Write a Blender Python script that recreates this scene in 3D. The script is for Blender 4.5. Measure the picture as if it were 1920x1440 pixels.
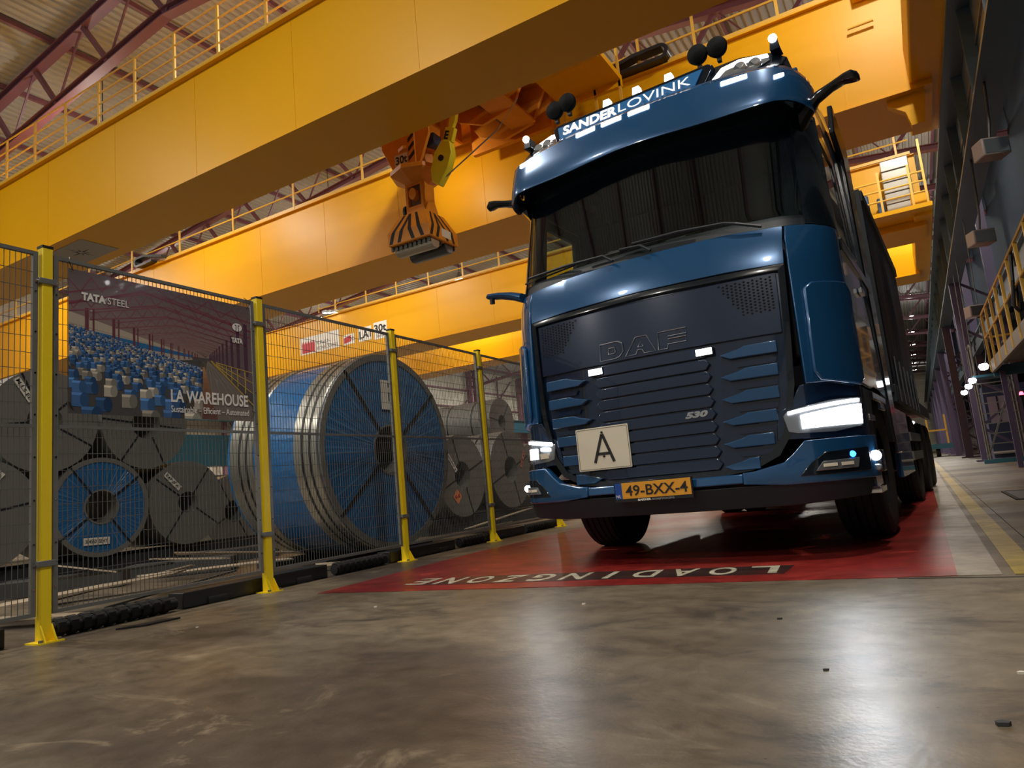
import bpy, bmesh, math, random
from mathutils import Vector, Matrix, Euler
random.seed(7)
PI = math.pi
sc = bpy.context.scene
for o in list(bpy.data.objects): bpy.data.objects.remove(o, do_unlink=True)
COL = sc.collection

# ------------------------------------------------------------------ camera
cd = bpy.data.cameras.new('camera'); cam = bpy.data.objects.new('camera', cd); COL.objects.link(cam)
sc.camera = cam
FPX = 1304.4
cd.sensor_fit = 'HORIZONTAL'; cd.sensor_width = 36.0; cd.lens = 36.0 * FPX / 1920.0
cd.clip_start = 0.05; cd.clip_end = 400
def nrm(v): return Vector(v).normalized()
_Y = nrm((1728 - 960, 841 - 720, FPX)); _X = -nrm((-1330 - 960, 1130 - 720, FPX))
_X = (_X - _Y * _X.dot(_Y)).normalized(); _Z = _X.cross(_Y)
# columns of the camera matrix in the world: image right, image up, back
cm = Matrix(((_X.x, -_X.y, -_X.z), (_Y.x, -_Y.y, -_Y.z), (_Z.x, -_Z.y, -_Z.z)))
cam.matrix_world = Matrix.Translation((0, 0, 0.62)) @ cm.to_4x4()

# ------------------------------------------------------------------ world, exposure
sc.view_settings.view_transform = 'Standard'; sc.view_settings.look = 'None'
sc.view_settings.gamma = 1.0; sc.view_settings.use_curve_mapping = False
sc.view_settings.exposure = 0.2
w = bpy.data.worlds.new('world'); sc.world = w; w.use_nodes = True
w.node_tree.nodes['Background'].inputs[0].default_value = (0.75, 0.72, 0.66, 1)
w.node_tree.nodes['Background'].inputs[1].default_value = 0.26
LAMP_W = 385.0
UP_W = 150.0

# ------------------------------------------------------------------ materials
MATS = {}
def mat(name, col, rough=0.5, metal=0.0, coat=0.0, bump=0.0, bscale=20.0, var=0.0, vscale=3.0, spec=0.5, emit=None, es=0.0):
    if name in MATS: return MATS[name]
    m = bpy.data.materials.new(name); m.use_nodes = True; nt = m.node_tree; N = nt.nodes; L = nt.links
    b = N['Principled BSDF']
    b.inputs['Base Color'].default_value = (*col, 1); b.inputs['Roughness'].default_value = rough
    b.inputs['Metallic'].default_value = metal; b.inputs['Coat Weight'].default_value = coat
    b.inputs['Coat Roughness'].default_value = 0.04; b.inputs['Specular IOR Level'].default_value = spec
    if emit:
        b.inputs['Emission Color'].default_value = (*emit, 1); b.inputs['Emission Strength'].default_value = es
    tc = N.new('ShaderNodeTexCoord')
    if var > 0:
        n = N.new('ShaderNodeTexNoise'); n.inputs['Scale'].default_value = vscale; n.inputs['Detail'].default_value = 5
        r = N.new('ShaderNodeMix'); r.data_type = 'RGBA'
        r.inputs[6].default_value = (*[c * (1 - var) for c in col], 1); r.inputs[7].default_value = (*[min(1, c * (1 + var)) for c in col], 1)
        L.new(tc.outputs['Object'], n.inputs['Vector']); L.new(n.outputs['Fac'], r.inputs[0]); L.new(r.outputs[2], b.inputs['Base Color'])
    if bump > 0:
        n2 = N.new('ShaderNodeTexNoise'); n2.inputs['Scale'].default_value = bscale; n2.inputs['Detail'].default_value = 3
        bp = N.new('ShaderNodeBump'); bp.inputs['Strength'].default_value = bump; bp.inputs['Distance'].default_value = 0.01
        L.new(tc.outputs['Object'], n2.inputs['Vector']); L.new(n2.outputs['Fac'], bp.inputs['Height']); L.new(bp.outputs['Normal'], b.inputs['Normal'])
    MATS[name] = m; return m
YEL = mat('crane_yellow', (0.78, 0.385, 0.0), 0.42, spec=0.3, var=0.05, vscale=0.6, bump=0.03, bscale=1.5)
YELD = mat('rail_yellow', (0.72, 0.42, 0.06), 0.45)
POSTY = mat('post_yellow', (0.95, 0.70, 0.015), 0.35, var=0.06, vscale=8)
ORG = mat('magnet_orange', (0.75, 0.27, 0.02), 0.42, var=0.2, vscale=3)
HOOKY = mat('hook_yellow', (0.85, 0.75, 0.03), 0.4, var=0.1)
BLK = mat('black_paint', (0.012, 0.012, 0.014), 0.4)
RUB = mat('rubber', (0.016, 0.016, 0.017), 0.75, bump=0.2, bscale=30)
STEELG = mat('galvanised_grey', (0.22, 0.22, 0.21), 0.42, metal=0.5, var=0.15, vscale=15)
WIREM = mat('wire_grey', (0.13, 0.135, 0.13), 0.5, metal=0.4)
PUR = mat('purple_steel', (0.21, 0.085, 0.12), 0.5, var=0.12, vscale=2)
NAVYST = mat('dark_blue_steel', (0.085, 0.13, 0.165), 0.4, var=0.15, vscale=1)
COILG = mat('coil_end_grey', (0.20, 0.195, 0.18), 0.55, metal=0.35, var=0.12, vscale=5)
SILV = mat('coil_zinc', (0.50, 0.49, 0.44), 0.28, metal=0.85, var=0.1, vscale=4)
STRAP = mat('strap_black', (0.01, 0.01, 0.012), 0.4)
LABEL = mat('label_paper', (0.75, 0.72, 0.64), 0.6)
WOOD = mat('scrap_board', (0.40, 0.32, 0.23), 0.8, var=0.25, vscale=6)
DKF = mat('dark_scrap', (0.045, 0.045, 0.045), 0.7, var=0.3, vscale=6)
WHITE = mat('white_print', (0.85, 0.84, 0.80), 0.5)
BLKP = mat('black_print', (0.01, 0.01, 0.012), 0.55)
REDP = mat('red_print', (0.55, 0.015, 0.03), 0.5)
TRK = mat('truck_blue', (0.013, 0.085, 0.225), 0.22, metal=0.25, coat=1.0)
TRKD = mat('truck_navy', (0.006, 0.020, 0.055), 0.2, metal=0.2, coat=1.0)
TRKL = mat('louver_blue', (0.012, 0.07, 0.18), 0.3, metal=0.2, coat=0.6)
PLAS = mat('gloss_black', (0.006, 0.010, 0.016), 0.15, coat=0.6)
PLASM = mat('matt_black', (0.010, 0.016, 0.024), 0.5)
CHR = mat('chrome', (0.8, 0.8, 0.8), 0.1, metal=1.0)
INT = mat('cab_interior', (0.025, 0.026, 0.028), 0.7)
CURT = mat('curtain', (0.09, 0.095, 0.10), 0.85)
TARP = mat('trailer_tarp', (0.012, 0.024, 0.06), 0.45, bump=0.4, bscale=3, spec=0.3)
TEAL = mat('teal_beam', (0.03, 0.13, 0.19), 0.4, var=0.1, vscale=1)
LED = mat('led_white', (0.9, 0.95, 1.0), 0.3, emit=(0.92, 0.97, 1.0), es=6.0)
LEDH = mat('led_hot', (1, 1, 1), 0.3, emit=(0.97, 0.98, 1.0), es=12.0)
LEDB = mat('led_blue', (0.05, 0.3, 1.0), 0.3, emit=(0.03, 0.25, 1.0), es=5.0)
LEDR = mat('led_red', (1, 0.05, 0.05), 0.3, emit=(1.0, 0.05, 0.08), es=10.0)
BAY = mat('lamp_diffuser', (1, 1, 1), 0.4, emit=(1.0, 0.90, 0.70), es=26.0)
LENS = mat('lamp_lens', (0.35, 0.38, 0.42), 0.08, metal=0.7)
PLATEO = mat('plate_orange', (0.80, 0.36, 0.03), 0.4)
PLATEB = mat('plate_blue', (0.01, 0.07, 0.35), 0.4)
SIGNC = mat('sign_cream', (0.74, 0.68, 0.55), 0.45)
CAB = mat('cabinet_grey', (0.33, 0.31, 0.27), 0.35, metal=0.2)
PIPE = mat('white_pipe', (0.6, 0.6, 0.58), 0.4)

def wrap_blue():
    m = mat('blue_wrap', (0.014, 0.145, 0.42), 0.16, coat=0.8); nt = m.node_tree; N = nt.nodes; L = nt.links; b = N['Principled BSDF']
    tc = N.new('ShaderNodeTexCoord'); mp = N.new('ShaderNodeMapping'); mp.inputs['Scale'].default_value = (0.7, 9, 9)
    n = N.new('ShaderNodeTexNoise'); n.inputs['Scale'].default_value = 2.5; n.inputs['Detail'].default_value = 6
    bp = N.new('ShaderNodeBump'); bp.inputs['Strength'].default_value = 0.55; bp.inputs['Distance'].default_value = 0.02
    L.new(tc.outputs['Object'], mp.inputs[0]); L.new(mp.outputs[0], n.inputs['Vector']); L.new(n.outputs['Fac'], bp.inputs['Height']); L.new(bp.outputs[0], b.inputs['Normal'])
    return m
WRAP = wrap_blue()
def wrap_radial():
    # stretched film pleats running from rim to bore: angle-driven relief on the coil end (object X is the axis)
    m = mat('blue_wrap_pleats', (0.010, 0.10, 0.36), 0.22, coat=0.6); nt = m.node_tree; N = nt.nodes; L = nt.links; b = N['Principled BSDF']
    tc = N.new('ShaderNodeTexCoord'); sp = N.new('ShaderNodeSeparateXYZ'); L.new(tc.outputs['Object'], sp.inputs[0])
    at = N.new('ShaderNodeMath'); at.operation = 'ARCTAN2'; L.new(sp.outputs[2], at.inputs[0]); L.new(sp.outputs[1], at.inputs[1])
    cx = N.new('ShaderNodeCombineXYZ'); ml = N.new('ShaderNodeMath'); ml.operation = 'MULTIPLY'; ml.inputs[1].default_value = 9.0
    L.new(at.outputs[0], ml.inputs[0]); L.new(ml.outputs[0], cx.inputs[0])
    n = N.new('ShaderNodeTexNoise'); n.inputs['Scale'].default_value = 2.2; n.inputs['Detail'].default_value = 4; L.new(cx.outputs[0], n.inputs['Vector'])
    bp = N.new('ShaderNodeBump'); bp.inputs['Strength'].default_value = 0.8; bp.inputs['Distance'].default_value = 0.03
    L.new(n.outputs['Fac'], bp.inputs['Height']); L.new(bp.outputs[0], b.inputs['Normal'])
    rm = N.new('ShaderNodeMapRange'); rm.inputs[1].default_value = 0.52; rm.inputs[2].default_value = 0.72
    mx = N.new('ShaderNodeMix'); mx.data_type = 'RGBA'; mx.inputs[6].default_value = (0.012, 0.115, 0.31, 1); mx.inputs[7].default_value = (0.07, 0.28, 0.52, 1)  # pale highlights on the pleats painted into the base colour
    L.new(n.outputs['Fac'], rm.inputs[0]); L.new(rm.outputs[0], mx.inputs[0]); L.new(mx.outputs[2], b.inputs['Base Color'])
    return m
WRAPR = wrap_radial()
def floor_mat(name, c1, c2, c3, r0, r1, stain=0.5):
    m = bpy.data.materials.new(name); m.use_nodes = True; nt = m.node_tree; N = nt.nodes; L = nt.links; b = N['Principled BSDF']
    tc = N.new('ShaderNodeTexCoord')
    mp = N.new('ShaderNodeMapping'); mp.inputs['Scale'].default_value = (0.55, 1.0, 1); mp.inputs['Rotation'].default_value = (0, 0, 0.5)
    L.new(tc.outputs['Object'], mp.inputs[0])
    def noise(s, d, src): n = N.new('ShaderNodeTexNoise'); n.inputs['Scale'].default_value = s; n.inputs['Detail'].default_value = d; L.new(src, n.inputs['Vector']); return n
    def ramp(src, a, z): r = N.new('ShaderNodeMapRange'); r.inputs[1].default_value = a; r.inputs[2].default_value = z; L.new(src, r.inputs[0]); return r
    def mix(f, a, z):
        x = N.new('ShaderNodeMix'); x.data_type = 'RGBA'; L.new(f, x.inputs[0])
        if isinstance(a, tuple): x.inputs[6].default_value = (*a, 1)
        else: L.new(a, x.inputs[6])
        if isinstance(z, tuple): x.inputs[7].default_value = (*z, 1)
        else: L.new(z, x.inputs[7])
        return x.outputs[2]
    n1 = noise(1.1, 8, mp.outputs[0]); n2 = noise(9, 8, tc.outputs['Object']); n3 = noise(0.55, 5, mp.outputs[0]); n4 = noise(55, 3, tc.outputs['Object'])
    base = mix(ramp(n1.outputs['Fac'], 0.38, 0.62).outputs[0], c1, c2)
    base = mix(ramp(n3.outputs['Fac'], 0.53, 0.62).outputs[0], base, c3)
    n5 = N.new('ShaderNodeTexNoise'); n5.inputs['Scale'].default_value = 3.2; n5.inputs['Detail'].default_value = 12; n5.inputs['Roughness'].default_value = 0.75; n5.inputs['Distortion'].default_value = 0.8; L.new(mp.outputs[0], n5.inputs['Vector'])
    base = mix(ramp(n5.outputs['Fac'], 0.50, 0.66).outputs[0], base, tuple(c*0.72 for c in c3))
    base = mix(ramp(n5.outputs['Fac'], 0.44, 0.33).outputs[0], base, tuple(min(1, c*1.25) for c in c2))
    sp_ = N.new('ShaderNodeTexVoronoi'); sp_.inputs['Scale'].default_value = 14.0; L.new(tc.outputs['Object'], sp_.inputs['Vector'])
    base = mix(ramp(sp_.outputs['Distance'], 0.055, 0.03).outputs[0], base, tuple(c*0.35 for c in c3))
    fine = ramp(n2.outputs['Fac'], 0.3, 0.75); fine.inputs[3].default_value = 0.68; fine.inputs[4].default_value = 1.22
    mm = N.new('ShaderNodeMix'); mm.data_type = 'RGBA'; mm.blend_type = 'MULTIPLY'; mm.inputs[0].default_value = 1
    L.new(base, mm.inputs[6]); L.new(fine.outputs[0], mm.inputs[7]); L.new(mm.outputs[2], b.inputs['Base Color'])
    rr = ramp(n1.outputs['Fac'], 0.3, 0.7); rr.inputs[3].default_value = r0; rr.inputs[4].default_value = r1; L.new(rr.outputs[0], b.inputs['Roughness'])
    bp = N.new('ShaderNodeBump'); bp.inputs['Strength'].default_value = 0.25; bp.inputs['Distance'].default_value = 0.004
    ad = N.new('ShaderNodeMath'); L.new(n2.outputs['Fac'], ad.inputs[0]); L.new(n4.outputs['Fac'], ad.inputs[1]); L.new(ad.outputs[0], bp.inputs['Height'])
    L.new(bp.outputs[0], b.inputs['Normal']); return m
FLOOR = floor_mat('concrete', (0.16, 0.125, 0.085), (0.215, 0.175, 0.12), (0.085, 0.066, 0.052), 0.30, 0.50)
REDF = floor_mat('red_floor_paint', (0.30, 0.022, 0.02), (0.36, 0.04, 0.03), (0.20, 0.02, 0.02), 0.25, 0.4)
WHF = floor_mat('white_floor_paint', (0.33, 0.29, 0.23), (0.40, 0.36, 0.28), (0.26, 0.22, 0.18), 0.3, 0.45)
YEF = floor_mat('yellow_floor_paint', (0.38, 0.27, 0.03), (0.45, 0.33, 0.05), (0.28, 0.2, 0.06), 0.3, 0.45)
BKF = floor_mat('black_floor_paint', (0.035, 0.022, 0.022), (0.07, 0.035, 0.03), (0.14, 0.02, 0.02), 0.25, 0.4)
LTF = floor_mat('letter_floor_paint', (0.55, 0.52, 0.40), (0.62, 0.58, 0.45), (0.40, 0.34, 0.26), 0.35, 0.5)
ROOFM = mat('roof_sheet', (0.40, 0.40, 0.375), 0.5, var=0.05, vscale=1)
WALLM = mat('wall_sheet', (0.70, 0.66, 0.56), 0.5, var=0.05, vscale=0.5)
def glass(name, tint, refl=0.03):
    m = bpy.data.materials.new(name); m.use_nodes = True; nt = m.node_tree; N = nt.nodes; L = nt.links
    N.remove(N['Principled BSDF']); t = N.new('ShaderNodeBsdfTransparent'); t.inputs[0].default_value = (*tint, 1)
    g = N.new('ShaderNodeBsdfGlossy'); g.inputs['Roughness'].default_value = 0.02; lw = N.new('ShaderNodeLayerWeight'); lw.inputs[0].default_value = 0.5
    pw = N.new('ShaderNodeMath'); pw.operation = 'POWER'; pw.inputs[1].default_value = 3.5; L.new(lw.outputs['Facing'], pw.inputs[0])
    f = N.new('ShaderNodeMapRange'); f.inputs[3].default_value = 0.07; f.inputs[4].default_value = 0.95; L.new(pw.outputs[0], f.inputs[0])
    mx = N.new('ShaderNodeMixShader'); L.new(f.outputs[0], mx.inputs[0]); L.new(t.outputs[0], mx.inputs[1]); L.new(g.outputs[0], mx.inputs[2])
    L.new(mx.outputs[0], N['Material Output'].inputs[0]); return m
GLASS = glass('windscreen_glass', (0.80, 0.86, 0.85)); LGLASS = glass('lamp_glass', (0.85, 0.9, 0.95))
VCOL = None
def vcol_mat(rough=0.22):
    m = bpy.data.materials.new('banner_print'); m.use_nodes = True; nt = m.node_tree; b = nt.nodes['Principled BSDF']
    a = nt.nodes.new('ShaderNodeAttribute'); a.attribute_name = 'Col'; nt.links.new(a.outputs['Color'], b.inputs['Base Color'])
    b.inputs['Roughness'].default_value = rough; b.inputs['Coat Weight'].default_value = 0.3; return m

# ------------------------------------------------------------------ helpers
class MB:
    def __init__(s): s.v = []; s.f = []; s.m = []; s.mi = 0
    def add(s, vs, fs):
        n = len(s.v); s.v += [tuple(v) for v in vs]
        for f in fs: s.f.append([i + n for i in f]); s.m.append(s.mi)
        return s
    def box(s, a, b):
        x0, x1 = sorted((a[0], b[0])); y0, y1 = sorted((a[1], b[1])); z0, z1 = sorted((a[2], b[2]))
        return s.add([(x0,y0,z0),(x1,y0,z0),(x1,y1,z0),(x0,y1,z0),(x0,y0,z1),(x1,y0,z1),(x1,y1,z1),(x0,y1,z1)],
              [(0,3,2,1),(4,5,6,7),(0,1,5,4),(1,2,6,5),(2,3,7,6),(3,0,4,7)])
    def obox(s, c, size, rot):            # oriented box, rot = Matrix 3x3
        h = Vector(size) / 2; vs = []
        for z in (-1, 1):
            for x, y in ((-1,-1),(1,-1),(1,1),(-1,1)): vs.append(Vector(c) + rot @ Vector((x*h.x, y*h.y, z*h.z)))
        return s.add(vs, [(0,3,2,1),(4,5,6,7),(0,1,5,4),(1,2,6,5),(2,3,7,6),(3,0,4,7)])
    def bar(s, p, q, wd, ht, up=(0,0,1)):   # rectangular bar p->q
        p = Vector(p); q = Vector(q); d = (q - p); l = d.length; d.normalize(); u = Vector(up)
        if abs(d.dot(u)) > 0.98: u = Vector((0,1,0))
        sd = d.cross(u).normalized(); u2 = sd.cross(d)
        return s.obox((p + q) / 2, (wd, l, ht), Matrix((sd, d, u2)).transposed())
    def tube(s, pts, r, n=6, close=False):
        pts = [Vector(p) for p in pts]; rings = []
        m = len(pts)
        for i, p in enumerate(pts):
            d = (pts[(i+1) % m] - pts[i-1]) if close else (pts[min(i+1, m-1)] - pts[max(i-1, 0)])
            d.normalize(); u = Vector((0,0,1)) if abs(d.z) < 0.9 else Vector((1,0,0))
            a = d.cross(u).normalized(); b = a.cross(d)
            rr = r[i] if isinstance(r, (list, tuple)) else r
            rings.append([p + (a * math.cos(2*PI*k/n) + b * math.sin(2*PI*k/n)) * rr for k in range(n)])
        vs = [v for g in rings for v in g]; fs = []
        for i in range(m if close else m - 1):
            j = (i + 1) % m
            for k in range(n): fs.append((i*n+k, j*n+k, j*n+(k+1) % n, i*n+(k+1) % n))
        if not close: fs += [tuple(range(n)), tuple(range((m-1)*n, m*n))[::-1]]
        return s.add(vs, fs)
    def lathe(s, prof, c, axis='x', n=48, cap=False):  # prof: (r, h) list
        vs = []; fs = []; m = len(prof)
        for r, h in prof:
            for k in range(n):
                a = 2*PI*k/n; p = (r*math.cos(a), r*math.sin(a))
                if axis == 'x': vs.append((c[0]+h, c[1]+p[0], c[2]+p[1]))
                elif axis == 'y': vs.append((c[0]+p[0], c[1]+h, c[2]+p[1]))
                else: vs.append((c[0]+p[0], c[1]+p[1], c[2]+h))
        for i in range(m-1):
            for k in range(n): fs.append((i*n+k, i*n+(k+1) % n, (i+1)*n+(k+1) % n, (i+1)*n+k))
        if cap: fs += [tuple(range(n))[::-1], tuple(range((m-1)*n, m*n))]
        return s.add(vs, fs)
    def prism(s, poly, fn, depth):          # poly 2D, fn(a,b,t)->3D, t 0..depth
        n = len(poly); vs = [fn(a, b, 0) for a, b in poly] + [fn(a, b, depth) for a, b in poly]
        return s.add(vs, [tuple(range(n))[::-1], tuple(range(n, 2*n))] + [(i, (i+1) % n, (i+1) % n + n, i + n) for i in range(n)])
    def build(s, name, m, parent=None, smooth=False, bevel=0.0, seg=2, loc=None, fix=True):
        me = bpy.data.meshes.new(name); me.from_pydata(s.v, [], s.f)
        ms = m if isinstance(m, list) else [m]
        for x in ms: me.materials.append(x)
        if len(ms) > 1: me.polygons.foreach_set('material_index', s.m)
        if fix:
            bm = bmesh.new(); bm.from_mesh(me); bmesh.ops.recalc_face_normals(bm, faces=bm.faces); bm.to_mesh(me); bm.free()
        o = bpy.data.objects.new(name, me); COL.objects.link(o)
        if parent: o.parent = parent
        if loc: o.location = loc
        if smooth:
            for p in me.polygons: p.use_smooth = True
            try: me.set_sharp_from_angle(angle=math.radians(38))
            except Exception: pass
        if bevel > 0:
            b = o.modifiers.new('bevel', 'BEVEL'); b.width = bevel; b.segments = seg; b.limit_method = 'ANGLE'; b.angle_limit = math.radians(40)
            for p in me.polygons: p.use_smooth = True
            try: me.set_sharp_from_angle(angle=math.radians(50))
            except Exception: pass
        return o
def tag(o, label=None, cat=None, group=None, kind=None):
    if label: o['label'] = label
    if cat: o['category'] = cat
    if group: o['group'] = group
    if kind: o['kind'] = kind
    return o
def thing(name, label, cat, loc=(0,0,0), rz=0, group=None):
    o = bpy.data.objects.new(name, None); COL.objects.link(o); o.location = loc; o.rotation_euler = (0,0,rz); o.empty_display_size = 0.2
    return tag(o, label, cat, group)
def struct(name, loc=(0,0,0)):
    o = bpy.data.objects.new(name, None); COL.objects.link(o); o.location = loc; o['kind'] = 'structure'; return o
def dup(root, loc=None, rz=None, label=None, group=None):
    r = root.copy(); COL.objects.link(r)
    if loc is not None: r.location = loc
    if rz is not None: r.rotation_euler = (0,0,rz)
    if label: r['label'] = label
    if group: r['group'] = group
    for ch in list(root.children):
        c = ch.copy(); COL.objects.link(c); c.parent = r
        for g in list(ch.children):
            d = g.copy(); COL.objects.link(d); d.parent = c
    return r
def share(o, loc, parent=None):
    c = o.copy(); COL.objects.link(c); c.location = loc
    if parent: c.parent = parent
    return c
def text(name, s, size, m, parent, origin, xdir, ydir, width=None, bold=0.0, ext=0.002, align='LEFT', shear=0.0):
    cu = bpy.data.curves.new(name, 'FONT'); cu.body = s; cu.size = size; cu.extrude = ext; cu.offset = bold; cu.align_x = align; cu.shear = shear; cu.resolution_u = 3
    t = bpy.data.objects.new(name, cu); COL.objects.link(t); bpy.context.view_layer.update()
    me = bpy.data.meshes.new_from_object(t.evaluated_get(bpy.context.evaluated_depsgraph_get()))
    bpy.data.objects.remove(t, do_unlink=True)
    xs = [v.co.x for v in me.vertices]; x0 = min(xs); k = (width / (max(xs) - x0)) if width else 1.0
    X = Vector(xdir).normalized(); Y = Vector(ydir).normalized(); Z = X.cross(Y); O = Vector(origin)
    for v in me.vertices:
        c = v.co.copy(); v.co = O + X * ((c.x - (x0 if align == 'LEFT' else 0)) * k) + Y * c.y + Z * c.z
    me.materials.clear(); me.materials.append(m); me.name = name
    o = bpy.data.objects.new(name, me); COL.objects.link(o)
    if parent: o.parent = parent
    return o

# ================================================================== SETTING
XL, XR, Y0, Y1 = -40.0, 14.0, -26.0, 128.0
floor = struct('floor')
MB().box((XL-1, Y0, -0.3), (XR, Y1, 0)).build('slab', FLOOR, floor)
def fpoly(name, pts, z, m):
    b = MB(); b.prism(pts, lambda a, c, t: (a, c, z - 0.002 + t), 0.002); return b.build(name, m, floor)
fpoly('red_zone', [(-3.86,3.69),(0.055,4.03),(0.06,30),(-4.02,30),(-4.05,6.0)], 0.003, REDF)
fpoly('white_stripe', [(0.055,4.03),(0.235,4.045),(0.27,60),(0.06,60)], 0.0032, WHF)
fpoly('yellow_stripe', [(0.285,4.05),(0.40,4.06),(0.46,60),(0.31,60)], 0.0032, YEF)
tk = math.radians(5.4); tx = Vector((math.cos(tk), math.sin(tk), 0)); ty = Vector((-math.sin(tk), math.cos(tk), 0))
bo = Vector((-3.30, 3.98, 0))
fpoly('black_band', [tuple((bo + tx*a + ty*b)[:2]) for a, b in ((0.10,-0.03),(2.54,-0.03),(2.58,0.30),(0.3,0.34))], 0.005, BKF)
for i, ch in enumerate('LOADINGZONE'):
    text('letter', ch, 0.40, LTF, floor, bo + tx*(2.50 - i*0.236 - (0.055 if ch == 'I' else 0)) + ty*0.285 + Vector((0,0,0.0052)), -tx, -ty, width=0.04 if ch == 'I' else 0.16, bold=0.008, ext=0.0006)
b = MB()
for y0 in (3.55, 3.9): pass
b.box((-0.2, 3.972, 0.0), (6, 3.980, 0.0022))
b.box((0.47, 4.0, 0), (0.475, 60, 0.0022))
b.build('joint', BLKP, floor)
# steel hatch let into the floor on the right
h = thing('floor_hatch', 'rectangular dark steel hatch let into the floor at the right edge', 'hatch', (1.25, 9.75, 0.004))
MB().box((-0.45,-0.75,-0.004),(0.45,0.75,0.004)).build('cover', mat('hatch_steel', (0.10,0.10,0.11), 0.4, metal=0.5, bump=0.3), h)
fr = MB(); 
for a, c in (((-.49,-.79,-.004),(.49,-.75,.008)), ((-.49,.75,-.004),(.49,.79,.008)), ((-.49,-.75,-.004),(-.45,.75,.008)), ((.45,-.75,-.004),(.49,.75,.008))): fr.box(a, c)
fr.build('frame', BLKP, h)

# corrugated roof: a ridge at x=-15.5, falling 0.12 to each side, ribs run along the hall
def rz(x): return 16.25 - 0.12 * abs(x + 15.5)
ceil = struct('ceiling')
b = MB(); vs = []; x = XL - 0.5; P = 0.25
prof = []
while x < XR:
    z = 0; 
    for dx, dz in ((0, 0), (0.10, 0), (0.135, 0.06), (0.215, 0.06)): prof.append((x + dx, rz(x + dx) + dz))
    x += P
for X_, Z_ in prof: vs += [(X_, Y0, Z_), (X_, Y1, Z_)]
b.add(vs, [(2*i, 2*i+1, 2*i+3, 2*i+2) for i in range(len(prof)-1)])
b.build('roof_sheet', ROOFM, ceil, fix=False)
for X_ in [XL + 1.2 + k*2.95 for k in range(19)]:
    if abs(X_ - 1.8) < 0.4: X_ += .5
    z = rz(X_)
    MB().box((X_-0.05, Y0, z-0.17), (X_+0.05, Y1, z-0.01)).build('purlin', PUR, ceil)

# roof trusses every 10 m
XT0, XT1 = -39.6, 13.5
def zt(x): return 15.85 - 0.12*abs(x + 15.5)
def zbm(x): return 13.95 - 0.11*abs(x + 15.5)
def truss_parts(parent):
    R = -15.5
    for a, c in ((XT0, R), (R, XT1)):
        for zz, hw in ((zt, 0.15), (zbm, 0.13)):
            m = MB(); A = (a,0,zz(a)); C_ = (c,0,zz(c))
            m.bar((A[0],0,A[2]+hw-0.02), (C_[0],0,C_[2]+hw-0.02), 0.28, 0.03); m.bar((A[0],0,A[2]-hw+0.02), (C_[0],0,C_[2]-hw+0.02), 0.28, 0.03); m.bar(A, C_, 0.03, 2*hw-0.04)
            m.build('top_chord' if zz is zt else 'bottom_chord', PUR, parent)
    x = R; 
    for sg in (-1, 1):
        k = 0; x = R; lim = XT0 if sg < 0 else XT1
        while abs(x - R) < abs(lim - R) - 2.2:
            xm = x + sg*1.35; xn = x + sg*2.7
            MB().bar((x,0,zbm(x)), (xm,0,zt(xm)), 0.13, 0.13).build('diagonal', PUR, parent)
            MB().bar((xm,0,zt(xm)), (xn,0,zbm(xn)), 0.05, 0.05).build('diagonal', PUR, parent)
            x = xn
    return parent
YT = [10.5 + 10*k for k in range(12)] + [0.5, -9.5]
tr0 = struct('truss', (0, YT[0], 0)); truss_parts(tr0)
for y in YT[1:]: dup(tr0, (0, y, 0))

# walls
wl = struct('wall_left'); zz = 0
nrow = 12; rowh = 13.6 / nrow
me0 = None
for r in range(nrow):
    b = MB(); z0 = r*rowh; n = 4
    # a horizontal sheet with a shallow rib profile
    pr = [(0,0),(0,0.45),(0.03,0.5),(0.03,0.6),(0,0.65),(0,rowh-0.03),(-0.03,rowh)]
    vs = []
    for dx, dz in pr: vs += [(XL+dx, Y0, z0+dz), (XL+dx, Y1, z0+dz)]
    b.add(vs, [(2*i, 2*i+1, 2*i+3, 2*i+2) for i in range(len(pr)-1)]); b.build('wall_sheet', WALLM, wl, fix=False)
wb = struct('wall_back')
for r in range(nrow):
    b = MB(); z0 = r*rowh; vs = []
    for dx, dz in pr: vs += [(XL, Y1-dx, z0+dz), (XR, Y1-dx, z0+dz)]
    b.add(vs, [(2*i, 2*i+1, 2*i+3, 2*i+2) for i in range(len(pr)-1)]); b.build('wall_sheet', WALLM, wb, fix=False)
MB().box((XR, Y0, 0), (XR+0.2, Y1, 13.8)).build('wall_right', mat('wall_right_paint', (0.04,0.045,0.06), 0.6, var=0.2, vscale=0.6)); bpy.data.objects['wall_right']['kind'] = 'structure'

# wall frame on the left: posts, rails and braces
for k, y in enumerate([20.5 + 10*j for j in range(10)]):
    c = struct('wall_column', (XL + 0.7, y, 0))
    for dy in (-0.42, 0.42): MB().box((-0.15, dy-0.12, 0), (0.15, dy+0.12, 13.0)).build('upright', PUR, c)
    for j in range(9):
        za = 0.4 + j*1.4; s = 1 if j % 2 else -1
        MB().bar((0, -0.42*s, za), (0, 0.42*s, za+1.4), 0.07, 0.07, up=(1,0,0)).build('lacing', PUR, c)
for z in (9.2, 11.0):
    MB().box((XL+0.1, Y0, z-0.07), (XL+0.22, Y1, z+0.07)).build('wall_rail', PUR); o = bpy.context.view_layer.objects; 
for o in COL.objects:
    if o.name.startswith('wall_rail'): o['kind'] = 'structure'
for y in (60, 66, 74):
    br = struct('wall_brace', (XL+0.35, y, 0)); MB().bar((0,-3,7.6), (0,3,12.6), 0.12, 0.12, up=(1,0,0)).build('brace', PUR, br)
    MB().box((-0.08,-0.08,0),(0.08,0.08,13)).build('post', PUR, br)

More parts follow.
